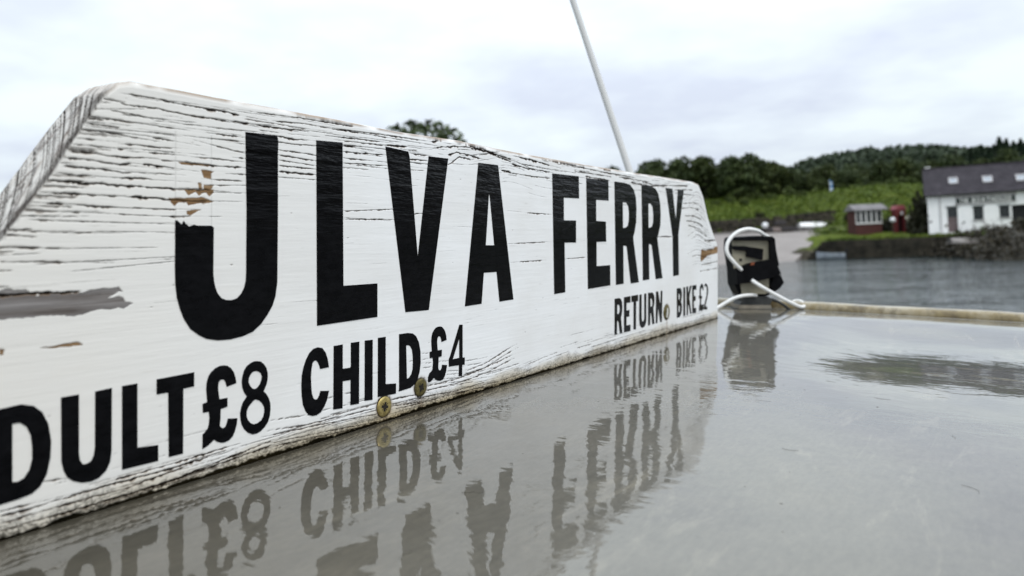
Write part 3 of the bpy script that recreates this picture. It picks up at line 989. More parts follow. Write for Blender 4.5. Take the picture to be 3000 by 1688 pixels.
creel(1950, 585, 87.1, PINKG, 'faded pinkish creel in the middle of the stack by the road', 1.4)
creel(1975, 584, 87.2, CREEL, 'dark creel just left of the upturned white dinghy', 1.6)
creel(1992, 583, 87.4, CREEL, 'rightmost dark creel almost touching the upturned white dinghy', 1.4)
creel(1962, 568, 87.5, CREEL, 'dark creel set on top of the stack by the road', 1.4)
float_ball(1924, 567, 86.6, 0.36, PT, 'pale round buoy on a post above the stack of creels')
# blue and white banner above the meadow
p = at(2088, 489, 108)
fl = empty('banner_flag', (p.x, 108, hz(p.x, 108)))
th = at(2086, 452, 108).z - hz(p.x, 108)
MBd().tube([(0, 0, -.3), (0, 0, th * .55), (-.06, 0, th)], [.045, .035, .02], 7).build('pole', WFR, fl)
BLUE = mottled('blue_cloth', (0.03, 0.12, 0.30), (0.05, 0.18, 0.40), 3, .8)
MBd().prism_xz([(.05, th * .18), (.42, th * .2), (.42, th * .42), (.05, th * .42)], -.015, .015).build('cloth', mottled('pale_blue_cloth', (.35, .45, .58), (.45, .55, .66), 3, .8), fl)
MBd().prism_xz([(.05, th * .421), (.42, th * .421), (.42, th * .62), (.05, th * .62)], -.015, .015).build('cloth', BLUE, fl)
MBd().prism_xz([(.05, th * .621), (.42, th * .621), (.38, th * .8), (.03, th * .82)], -.015, .015).build('cloth', bpy.data.materials['pale_blue_cloth'], fl)
MBd().prism_xz([(.03, th * .821), (.38, th * .801), (.15, th * .97), (-.04, th * .99)], -.015, .015).build('cloth', BLUE, fl)
tag(fl, 'tall narrow blue and white banner standing at the edge of the wood', 'flag')
# drystone wall at the foot of the meadow
dw = empty('drystone_wall', (24, 93.0, hz(24, 93)))
stn = MBd()
rw = random.Random(4)
for i in range(420):
    tx = rw.uniform(0, 1)
    X_ = 12 + tx * 27; Y_ = 93.0 - tx * 3.0
    zb = hz(X_, Y_)
    lvl = rw.randrange(5)
    s = rw.uniform(.22, .42)
    zc_ = zb + .15 + lvl * .32
    vs = []
    for (a, b, c_) in [(-1, -1, -1), (1, -1, -1), (1, 1, -1), (-1, 1, -1), (-1, -1, 1), (1, -1, 1), (1, 1, 1), (-1, 1, 1)]:
        vs.append((X_ - 24 + a * s * 1.2 * rw.uniform(.75, 1.1), Y_ - 93 + b * .35 * rw.uniform(.7, 1.2), zc_ - hz(24, 93) + c_ * .2 * rw.uniform(.75, 1.15)))
    o = stn.add(vs, [(3, 2, 1, 0), (4, 5, 6, 7), (0, 1, 5, 4), (1, 2, 6, 5), (2, 3, 7, 6), (3, 0, 4, 7)])
o = stn.build('stones', mottled('dark_field_stone', (.012, .011, .009), (.075, .066, .05), 1.8, .9, .2, .05), dw); o['kind'] = 'stuff'
tag(dw, 'low rough drystone wall along the foot of the bright meadow', 'wall')
# weedy rocks below the boathouse
rk = random.Random(2)
rock_meshes = []
def rock_mesh(seed):
    bm = bmesh.new()
    bmesh.ops.create_icosphere(bm, subdivisions=3, radius=1)
    r_ = np.random.default_rng(seed)
    ph = r_.uniform(0, 6, 6)
    for v in bm.verts:
        c = v.co
        f = 1 + .22 * math.sin(c.x * 2.3 + ph[0]) * math.cos(c.y * 2.9 + ph[1]) + .14 * math.sin(c.z * 5 + c.x * 4 + ph[2]) + .07 * math.sin(c.y * 9 + ph[3]) * math.sin(c.x * 8 + ph[4])
        v.co = Vector((c.x * f, c.y * f, c.z * f * .72))
    me = bpy.data.meshes.new('rock'); bm.to_mesh(me); bm.free()
    return me
rock_mat = NT('weedy_rock', .75, .3)
f1 = rock_mat.noise(1.1, 5, .65); f2 = rock_mat.noise(7, 4, .7)
cc = rock_mat.ramp(f1, [(.38, (.012, .010, .007)), (.56, (.030, .026, .016)), (.74, (.085, .075, .062))])
rock_mat.col(rock_mat.mix(.4, cc, rock_mat.ramp(f2, [(.3, (.01, .01, .008)), (.7, (.07, .062, .042))])))
rock_mat.nor(rock_mat.bump(f2, .15))
rms = [rock_mesh(s) for s in (1, 2, 3)]
for me in rms: me.materials.append(rock_mat.m)
spots = [(2392, 636, 60.2, .7), (2420, 640, 58.5, .85), (2448, 634, 57.5, 1.0), (2470, 646, 55.5, .9), (2495, 640, 54, 1.15), (2515, 655, 52, .9), (2540, 648, 50, 1.1), (2567, 655, 48, 1.2), (2590, 650, 47, 1.3),
         (2440, 616, 61.5, 1.0), (2478, 618, 59.5, 1.2), (2520, 620, 57, 1.4), (2560, 620, 55, 1.5), (2600, 626, 52, 1.6), (2545, 603, 60, 1.3), (2500, 604, 62, 1.1), (2458, 608, 63.5, .9)]
low = {0, 1, 2, 3, 5, 7, 8}
UPO = sorted([i for i in range(len(spots)) if i not in low], key=lambda i: spots[i][0])
for i, (px_, py_, Y, s) in enumerate(spots):
    p = at(px_, py_, Y)
    o = bpy.data.objects.new('rock', rms[i % 3]); COL.objects.link(o)
    z_ = p.z if i not in low else .62
    o.matrix_world = Matrix.Translation((p.x, Y, z_)) @ Euler((rk.uniform(-.2, .2), rk.uniform(-.2, .2), rk.uniform(0, 6))).to_matrix().to_4x4() @ Matrix.Diagonal((s * 1.2, s, s * .85, 1))
    n_low = sorted(low).index(i) + 1 if i in low else i - len([q_ for q_ in low if q_ < i]) 
    tag(o, ('dark weedy rock at the water edge, %s to the right of the quay' % ORD[n_low]) if i in low else ('brown rock in the bank below the boathouse, %s from the quay end' % ORD[UPO.index(i) + 1]), 'rock', 'weedy rocks at the water edge' if i in low else 'rocks in the bank below the boathouse')
Pw = []
rngw = np.random.default_rng(12)
for (px_, py_, Y, s) in spots:
    p = at(px_, py_, Y)
    c = rngw.normal(0, 1, (520, 3)) * np.array([s * 1.1, s * .7, s * .5]) + np.array([p.x, Y, max(p.z, .62)])
    Pw.append(c[c[:, 2] > .47])
Vv, Ff = leaves_np(np.concatenate(Pw), .16, rngw)
tag(fast_mesh('seaweed', Vv, Ff, BROWN), 'brown weed and rough scrub draped over the shore rocks', 'seaweed', kind='stuff')

# ------------------------------------------------------------------ the ferry and what stands on its roof
# boat axes: x along the sign, y into the sign (away from the camera), z up
P0 = Vector((-0.14344, 0.20722, 0.0))
D = Vector((0.54864, 0.83606, 0)); NI = Vector((-0.83606, 0.54864, 0))
MS = MB @ Matrix.Translation(P0) @ Matrix((D, NI, Vector((0, 0, 1)))).transposed().to_4x4()

def u_edge(v):
    return 0.770 + 0.12 * v
def roof_z(u, v):
    # the sheet sags a few millimetres between the beams near the far rim
    r = np.clip((v - 0.05) / 0.13, 0, 1); r = r * r * (3 - 2 * r)
    k = 0.035
    dn = np.clip((u - 0.30) / 0.30, 0, 1); upw = np.clip((u - 0.60) / 0.17, 0, 1)
    sm = lambda q: q + 0.12 * np.sin(2 * math.pi * q) * -1 / 1.0
    sag = -0.0088 * (sm(dn) - sm(upw)) * r
    tw = -0.006 * np.maximum(u - 0.25, 0) * np.clip(v / 0.25, 0, 1)
    return sag + tw - 0.05 * np.maximum(v - 0.35, 0) ** 2 - 0.05 * np.maximum(-v - 0.1, 0) ** 2

ferry = empty('ferry_boat', MS)
# wet painted roof
rm = NT('wet_grey_roof', 0.55, 0.25)
a1 = rm.noise(7, 7, 0.68); a2 = rm.noise(60, 4, 0.65); a3 = rm.noise(3.0, 3, 0.5, (1, 1, 1), 0.6); a4 = rm.noise(420, 2, 0.6)
base = rm.ramp(a1, [(0.30, (0.104, 0.095, 0.074)), (0.53, (0.156, 0.144, 0.118)), (0.72, (0.198, 0.176, 0.134))])
base = rm.mix(0.35, base, rm.ramp(a2, [(0.3, (0.095, 0.09, 0.077)), (0.7, (0.19, 0.178, 0.15))]))
base = rm.mix(rm.val(a4, 0.60, 0.75, 0, 0.35), base, (0.06, 0.06, 0.055))
sp = rm.n('ShaderNodeSeparateXYZ'); rm.lk(rm.obj(), sp.inputs[0])
# ochre stain that has washed out from under the board
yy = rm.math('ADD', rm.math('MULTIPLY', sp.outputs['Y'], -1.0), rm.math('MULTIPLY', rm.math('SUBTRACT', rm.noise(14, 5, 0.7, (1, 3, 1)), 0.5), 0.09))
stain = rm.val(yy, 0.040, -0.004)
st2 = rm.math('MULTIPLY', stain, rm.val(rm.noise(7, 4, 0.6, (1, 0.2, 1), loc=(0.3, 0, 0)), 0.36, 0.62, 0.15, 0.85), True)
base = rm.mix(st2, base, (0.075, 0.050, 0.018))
# scratches
scr = rm.noise(22, 2, 0.5, (9, 0.5, 1), 1.2)
base = rm.mix(rm.val(rm.math('ABSOLUTE', rm.math('SUBTRACT', scr, 0.5)), 0.004, 0.0, 0, 0.3), base, (0.05, 0.05, 0.05))
blot = rm.noise(2.6, 5, 0.62, (1, 1.5, 1), 0.8, loc=(4.2, 1.1, 0))
base = rm.mix(rm.val(blot, .47, .60, 0, .75), base, (.075, .077, .069))
pale = rm.noise(33, 5, .7, (.35, 1.6, 1), .6, loc=(.7, 3.1, 0))
base = rm.mix(rm.val(pale, .57, .70, 0, .6), base, (.30, .275, .22))
foot_shade = rm.math('MULTIPLY', rm.val(yy, .15, .0), rm.val(sp.outputs['X'], .42, .0, .25, .85), True)  # shade beside the board painted into the deck colour, strongest at the near end
base = rm.mix(foot_shade, base, (.062, .056, .042))
grain = rm.noise(320, 3, .7, (.5, 1.4, 1))
base = rm.mix(1.0, base, (.76, .745, .705), 'MULTIPLY')
base = rm.mix(.16, base, rm.mix(1.0, base, rm.ramp(grain, [(.36, (.35, .35, .34)), (.5, (1, 1, 1)), (.64, (1.75, 1.73, 1.68))]), 'MULTIPLY'))
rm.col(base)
rm.b.inputs['Coat Weight'].default_value = 1.0
rm.b.inputs['Coat IOR'].default_value = 1.72
rm.lk(rm.val(a1, 0.35, 0.7, 0.001, 0.008), rm.b.inputs['Coat Roughness'])
rip = rm.noise(46, 3, 0.55, (1.5, .8, 1), 0.4)
rip2 = rm.noise(11, 2, 0.5)
rip3 = rm.noise(150, 3, 0.6, (1.6, .7, 1))
cn = rm.bump(rip2, 0.0007)
cn = rm.bump(rip, 0.00019, normal=cn)
cn = rm.bump(rip3, 0.000010, normal=cn)
rm.lk(cn, rm.b.inputs['Coat Normal'])
rm.nor(rm.bump(grain, 0.0001))
us = np.linspace(0, 1, 260); vs_ = np.linspace(-0.62, 1.05, 200)
UU, VV = np.meshgrid(us, vs_)
XU = -0.95 + (u_edge(VV) - 0.006 + 0.95) * UU
ZZ = roof_z(XU, VV)
nv_, nu_ = UU.shape
top = np.stack([XU, -VV, ZZ], -1).reshape(-1, 3)
bot = top - np.array([0, 0, 0.035])
I = np.arange(nv_ * nu_).reshape(nv_, nu_)
Ft = np.stack([I[:-1, :-1], I[1:, :-1], I[1:, 1:], I[:-1, 1:]], -1).reshape(-1, 4)[:, ::-1]
Fb = Ft[:, ::-1] + nv_ * nu_
def skirt(line):
    a, b = line[:-1], line[1:]
    return np.stack([a, b, b + nv_ * nu_, a + nv_ * nu_], -1)
Fs = np.concatenate([skirt(I[0]), skirt(I[-1][::-1]), skirt(I[:, 0][::-1]), skirt(I[:, -1])])
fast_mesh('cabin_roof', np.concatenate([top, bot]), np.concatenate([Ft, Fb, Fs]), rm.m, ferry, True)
# raised rim along the far end and the sides
rim_m = NT('stained_rim', 0.4, 0.4)
r1 = rim_m.noise(22, 6, 0.72, (1, 1, 1)); r2 = rim_m.noise(75, 4, 0.7)
rc = rim_m.ramp(r1, [(0.34, (0.09, 0.06, 0.018)), (0.46, (0.20, 0.15, 0.06)), (0.60, (0.30, 0.255, 0.165)), (0.75, (0.38, 0.35, 0.27))])
rim_m.col(rim_m.mix(rim_m.val(r2, 0.52, 0.70, 0, 0.8), rc, (0.055, 0.035, 0.010)))
rim_m.b.inputs['Coat Weight'].default_value = 0.6
rim_m.b.inputs['Coat Roughness'].default_value = 0.15
rim_m.nor(rim_m.bump(r2, 0.0006))
prof = [(-0.003, -0.002), (-0.0022, 0.0048), (-0.0008, 0.0066), (0.0015, 0.0074), (0.013, 0.0080), (0.019, 0.0072), (0.022, 0.003), (0.023, -0.036), (0.012, -0.038)]
rv, rfc = [], []
vl = np.linspace(-0.62, 1.05, 90)
for v in vl:
    u = u_edge(v); z = float(roof_z(np.array(u), np.array(v)))
    wob = 0.0003 * math.sin(v * 37) + 0.0002 * math.sin(v * 91)
    for (du, dz) in prof:
        rv.append((u + du, -v, z + dz + (wob if dz > 0 else 0)))
npf = len(prof)
for i in range(len(vl) - 1):
    for k in range(npf):
        k2 = (k + 1) % npf
        rfc.append((i * npf + k, i * npf + k2, (i + 1) * npf + k2, (i + 1) * npf + k))
rfc += [tuple(range(npf)), tuple(range((len(vl) - 1) * npf, len(vl) * npf))[::-1]]
mesh_obj('roof_rim', rv, rfc, rim_m.m, ferry, True)
cabw = mottled('cabin_white', (0.6, 0.6, 0.58), (0.72, 0.72, 0.7), 4, 0.4, 0.4)
MBd().box(-0.85, 0.55, -0.8, 0.45, -1.25, -0.07).build('cabin_wall', cabw, ferry)
Vh, Fh = hull_mesh(7.6, 2.5, 1.35)
mesh_obj('hull', [(x - 1.6, y - 0.2, z - 2.55) for x, y, z in Vh], Fh, mottled('dark_blue_hull', (0.02, 0.04, 0.09), (0.04, 0.06, 0.12), 2, 0.35, 0.5), ferry, True)
MBd().box(-4.9, 1.1, -1.0, 0.6, -1.55, -1.5).build('deck', cabw, ferry)
tag(ferry, 'small ferry boat with a wet grey cabin roof edged by an ochre stained rim', 'ferry')

# ---- the weathered sign board: relief and wear are drawn in millimetres on the board's own face
LETTERS = '''U|52.7,80.8 52.8,90.6 53.5,90.6 54.4,89.8 55.2,89.1 55.8,90.5 56.8,89.3 57.9,88.6 59.8,89.2 60.9,88.9 66.5,88.9 67.5,88.3 67.4,80.5 67.3,72.1 67.6,69.1 68.2,66.7 69.1,64.6 70.7,62.8 72.6,62.0 75.0,61.8 77.2,62.3 79.0,63.9 80.2,65.9 80.9,68.3 81.1,71.5 81.3,94.2 80.8,123.8 87.6,123.9 89.0,124.1 89.6,123.9 95.3,123.9 95.8,121.8 95.6,116.5 95.6,93.4 95.4,76.3 95.3,67.1 94.4,61.7 93.0,58.2 90.8,55.1 87.8,51.8 84.0,49.2 79.4,48.0 74.2,47.5 69.1,47.8 64.6,48.9 61.7,50.5 58.4,53.0 55.9,56.8 54.4,60.5 53.3,64.4 52.8,68.6 52.6,74.4
L|115.0,124.2 129.5,124.7 130.0,63.6 150.7,63.4 150.7,48.3 115.4,48.1
V|156.0,125.6 171.5,124.7 172.5,122.3 178.5,74.3 186.7,123.7 202.1,123.8 186.7,48.2 169.6,48.7
A|228.3,123.7 247.0,123.8 262.7,47.5 248.4,47.4 245.6,64.2 233.3,64.3 231.2,47.6 216.3,47.5|238.1,106.9 238.8,106.9 243.3,79.1 235.1,79.2
F|307.3,123.1 342.4,123.5 342.9,108.7 322.0,108.5 322.2,93.9 338.6,93.9 338.6,79.4 323.0,79.5 324.0,47.4 309.8,47.2
E|353.2,123.0 387.3,123.2 387.8,108.8 367.9,108.8 368.1,94.0 383.3,93.7 383.8,79.4 368.6,79.4 368.8,62.5 390.3,62.4 390.5,47.8 355.7,47.4
R|397.4,123.1 413.8,123.1 424.8,122.2 431.9,118.5 435.7,112.7 436.8,104.5 436.2,93.8 433.4,86.7 430.5,82.0 441.2,47.1 426.2,47.0 418.7,75.2 417.1,75.9 412.7,76.0 413.3,47.6 400.0,47.5|411.7,108.6 417.9,108.4 421.5,105.8 422.9,100.6 422.6,94.8 420.7,90.8 416.5,89.4 412.2,89.3
R|446.5,123.0 463.4,123.1 474.5,121.7 481.0,117.6 485.0,109.5 486.0,100.7 485.3,91.8 481.0,84.2 478.7,81.0 490.0,47.7 475.5,47.6 467.1,75.3 464.9,76.3 461.2,76.4 462.1,48.1 449.2,48.0|460.2,109.0 464.9,109.1 468.7,106.5 470.3,100.4 470.0,94.1 467.8,90.7 463.4,89.6 460.6,89.6
Y|497.2,123.4 512.6,123.3 520.6,96.6 525.7,123.1 540.1,123.2 526.8,84.0 528.0,48.4 514.4,48.1 513.0,82.1
C|121.8,30.1 121.2,33.4 120.0,36.5 118.1,38.6 115.8,39.2 113.5,38.9 111.3,37.4 109.5,34.8 108.2,31.9 107.4,28.6 107.2,24.7 107.4,20.7 108.0,17.1 109.3,14.3 110.9,12.4 112.8,11.6 115.0,11.4 117.3,12.1 119.2,14.1 120.8,16.7 121.7,19.8 122.0,20.2 117.2,21.0 116.6,19.3 115.6,18.0 114.5,17.9 113.4,18.7 112.6,20.9 112.3,23.8 112.1,27.3 112.4,30.7 113.0,33.2 113.9,34.0 114.9,33.9 115.8,33.0 116.6,31.5 117.0,30.1
H|124.5,38.6 129.6,38.6 129.6,28.3 130.4,28.2 133.9,28.0 134.4,28.5 134.4,38.7 139.4,38.6 139.2,11.5 134.2,11.8 134.2,22.7 129.6,22.9 129.5,11.4 124.3,11.9
I|142.8,38.6 147.7,38.4 147.6,11.6 142.7,12.0
L|151.1,38.8 156.1,38.7 156.1,17.1 163.1,16.2 163.0,11.5 151.0,12.2
D|165.2,38.8 171.1,38.7 174.7,38.1 177.2,36.5 179.3,33.2 180.4,28.9 180.6,23.4 179.8,18.8 178.3,15.6 176.2,13.6 173.2,12.4 165.2,12.1|170.1,32.9 171.6,32.9 172.9,32.3 174.2,30.5 174.8,27.7 175.0,24.3 174.7,20.9 173.8,18.7 172.1,17.3 170.6,17.0
£|196.7,31.2 200.8,31.8 200.4,34.1 199.5,36.3 198.3,37.8 196.8,38.9 195.4,39.2 193.7,39.2 192.1,38.8 190.7,37.8 189.5,36.4 188.9,34.6 188.7,32.6 188.8,30.3 189.1,27.6 187.4,27.4 187.5,24.4 189.7,24.4 190.0,22.2 189.9,20.2 189.5,18.4 188.7,17.7 187.3,17.0 186.3,15.4 186.1,13.2 186.7,12.6 188.5,12.8 189.7,13.7 190.8,14.2 192.1,13.1 193.7,12.3 195.8,11.9 197.9,12.2 199.3,13.7 200.4,15.9 201.1,19.0 197.2,19.7 196.8,18.1 196.2,17.3 195.4,17.1 194.6,17.6 194.1,18.5 194.2,20.5 194.4,24.0 196.8,24.1 197.0,27.3 193.7,27.4 193.3,30.0 193.2,32.1 193.5,33.6 194.2,34.3 195.1,34.3 195.9,33.8 196.4,32.7
4|211.5,38.3 214.2,38.1 214.2,20.9 216.1,20.7 216.0,16.9 213.9,17.2 213.8,11.4 210.9,11.7 211.1,17.4 202.7,17.9 202.5,21.4 203.8,23.3|211.3,31.3 211.4,21.2 205.9,21.2
D|-1.4,37.1 -0.0,37.1 5.3,37.4 8.6,36.3 10.9,34.0 12.5,30.3 13.3,25.2 13.1,20.3 12.1,15.6 10.3,12.5 8.1,11.0 4.8,10.5 -0.0,10.3 -1.4,10.2|3.0,32.3 5.0,32.2 6.7,30.7 7.8,28.0 8.2,24.6 8.2,21.0 7.5,18.1 6.1,16.1 4.5,15.5 3.0,15.8
U|16.1,37.3 21.2,37.3 21.2,19.5 21.5,17.2 22.4,15.7 23.6,15.6 24.9,16.1 25.7,17.7 26.0,20.2 26.1,37.3 31.2,37.5 31.1,17.7 30.7,14.5 29.4,11.9 27.1,10.2 24.6,9.8 22.1,10.2 19.6,11.4 17.8,13.1 16.8,15.3 16.2,18.3
L|34.5,37.5 39.5,37.5 39.5,16.6 46.6,15.8 46.6,10.5 34.5,10.8
T|46.1,37.7 59.8,37.9 59.8,33.0 55.7,32.9 55.6,10.7 50.4,10.8 50.2,32.6 46.1,32.7
£|72.8,30.5 76.8,31.2 76.5,33.2 75.8,35.3 74.6,37.0 73.1,38.1 71.6,38.5 69.9,38.5 68.2,38.0 66.5,36.9 65.4,35.5 64.7,33.4 64.5,31.2 64.7,28.7 64.9,26.5 63.1,26.2 63.2,23.1 65.5,23.0 65.8,20.7 65.6,18.7 65.1,17.1 64.1,16.1 63.1,15.5 63.0,10.4 64.8,10.9 66.2,11.7 67.6,12.6 68.8,11.6 70.5,10.8 71.9,10.6 73.7,10.9 75.2,11.9 76.2,13.6 77.0,16.0 77.3,18.2 73.3,18.9 72.8,17.2 72.2,16.1 71.4,15.8 70.5,16.3 69.9,17.0 70.2,19.5 70.3,23.0 73.1,23.3 73.1,26.5 69.8,26.6 69.3,29.8 69.3,31.9 69.6,32.9 70.3,33.5 71.1,33.5 71.8,33.2 72.4,32.1
8|86.0,37.9 87.6,37.5 89.0,36.4 90.2,34.7 90.8,32.7 90.8,30.5 90.3,28.5 88.9,26.0 90.2,24.7 91.3,22.9 92.0,20.9 92.1,18.7 91.8,16.3 91.0,14.0 89.5,12.4 87.6,11.1 85.7,10.6 83.8,10.8 81.9,11.8 80.2,13.5 79.1,15.5 78.6,17.7 78.5,19.8 78.9,21.6 79.7,23.5 81.4,25.4 80.2,27.1 79.4,29.1 79.2,31.2 79.5,33.2 80.2,35.2 81.4,36.7 83.1,37.6 84.7,38.0|85.3,34.3 86.6,33.9 87.6,33.1 88.1,31.8 87.9,30.5 87.3,29.0 86.1,27.9 85.0,27.5 83.8,28.0 82.7,29.3 82.1,30.7 82.3,32.2 83.0,33.4 84.1,34.2|85.2,23.6 86.9,22.9 88.2,21.6 89.1,20.1 89.3,18.4 88.9,16.6 87.9,15.2 86.3,14.5 84.4,14.4 83.0,15.2 81.9,16.5 81.3,17.9 81.3,19.8 81.9,21.2 83.1,22.4 84.4,23.3
R|397.8,37.5 405.3,37.5 408.1,36.7 410.2,34.6 411.0,31.0 410.8,28.2 410.2,25.5 408.5,22.8 411.2,11.0 406.7,11.1 404.4,19.7 403.2,21.2 402.0,20.7 401.6,11.2 397.6,11.3|402.2,32.6 404.0,32.8 405.7,32.0 406.6,29.6 406.1,27.2 405.1,26.1 403.5,25.7 402.2,26.4
E|413.9,37.4 425.5,37.5 425.5,32.6 418.5,32.7 418.5,27.0 423.8,27.2 423.6,22.2 418.5,22.2 418.4,15.8 425.5,15.8 425.5,10.9 413.9,11.3
T|427.1,37.5 439.9,37.4 439.9,32.5 436.2,32.5 435.9,11.1 431.3,11.2 431.3,32.7 427.5,32.7
U|442.4,37.2 446.8,37.3 446.8,18.3 447.7,16.2 449.1,15.6 450.6,16.1 451.9,17.5 451.9,37.4 456.1,37.3 455.9,15.6 454.7,13.1 452.3,11.3 448.1,10.7 444.9,11.9 443.1,14.1 442.0,17.7
R|459.7,37.5 468.6,37.2 471.5,35.4 472.8,33.0 472.8,30.0 472.0,27.0 470.5,24.4 472.8,11.4 468.4,11.4 466.1,19.9 465.2,21.1 464.2,20.8 463.7,11.4 459.6,11.4|464.2,32.4 465.8,32.7 467.6,31.5 468.6,28.8 468.1,26.5 466.4,25.6 464.5,26.5
N|476.0,37.4 480.5,37.3 485.4,25.5 486.1,37.3 489.9,37.3 489.2,20.4 488.7,11.3 485.1,11.4 480.5,23.9 479.0,11.3 475.5,11.5
B|522.8,36.9 531.0,37.0 534.1,35.3 535.4,32.2 535.4,28.8 534.1,25.9 533.1,24.5 534.7,22.9 535.5,20.2 535.2,16.8 533.6,13.6 530.0,11.3 523.3,11.2|527.4,32.0 528.9,32.1 530.3,30.3 530.3,28.1 529.3,26.5 527.4,27.0|527.4,21.2 529.1,21.8 530.5,20.2 530.5,17.6 529.3,15.7 527.4,16.0
I|539.1,36.8 543.7,36.7 543.7,11.1 538.9,11.2
K|546.6,37.1 551.1,37.0 551.5,29.9 555.7,37.1 559.8,37.3 555.7,28.8 554.6,25.8 560.2,11.5 556.3,11.7 552.4,20.6 551.1,20.0 550.8,11.2 547.5,11.3
E|561.8,37.1 573.2,37.0 573.0,32.7 566.4,32.8 566.4,27.1 571.5,26.7 570.9,22.4 566.4,22.6 566.4,16.0 572.7,15.8 572.4,11.1 562.2,11.5
£|591.6,30.5 593.4,31.0 592.5,34.6 589.8,37.2 586.2,36.8 583.2,34.8 582.0,31.7 582.0,26.1 579.9,26.1 580.2,23.9 583.0,23.3 582.6,18.9 580.6,15.9 579.9,11.6 585.0,12.4 588.6,11.0 591.6,12.6 593.8,17.2 589.8,17.9 588.0,16.5 586.2,17.8 586.2,23.0 589.2,23.2 589.2,25.4 585.6,25.9 585.0,30.7 586.8,33.0 589.2,33.6
2|596.2,34.2 597.7,33.5 600.1,34.6 602.3,32.6 602.6,29.1 601.4,24.7 596.4,17.8 592.2,12.5 603.6,11.4 604.1,14.3 598.9,14.4 600.1,17.5 603.8,22.1 606.1,26.8 606.7,30.5 605.1,33.9 601.4,36.5 598.3,36.9 596.4,35.6
'''
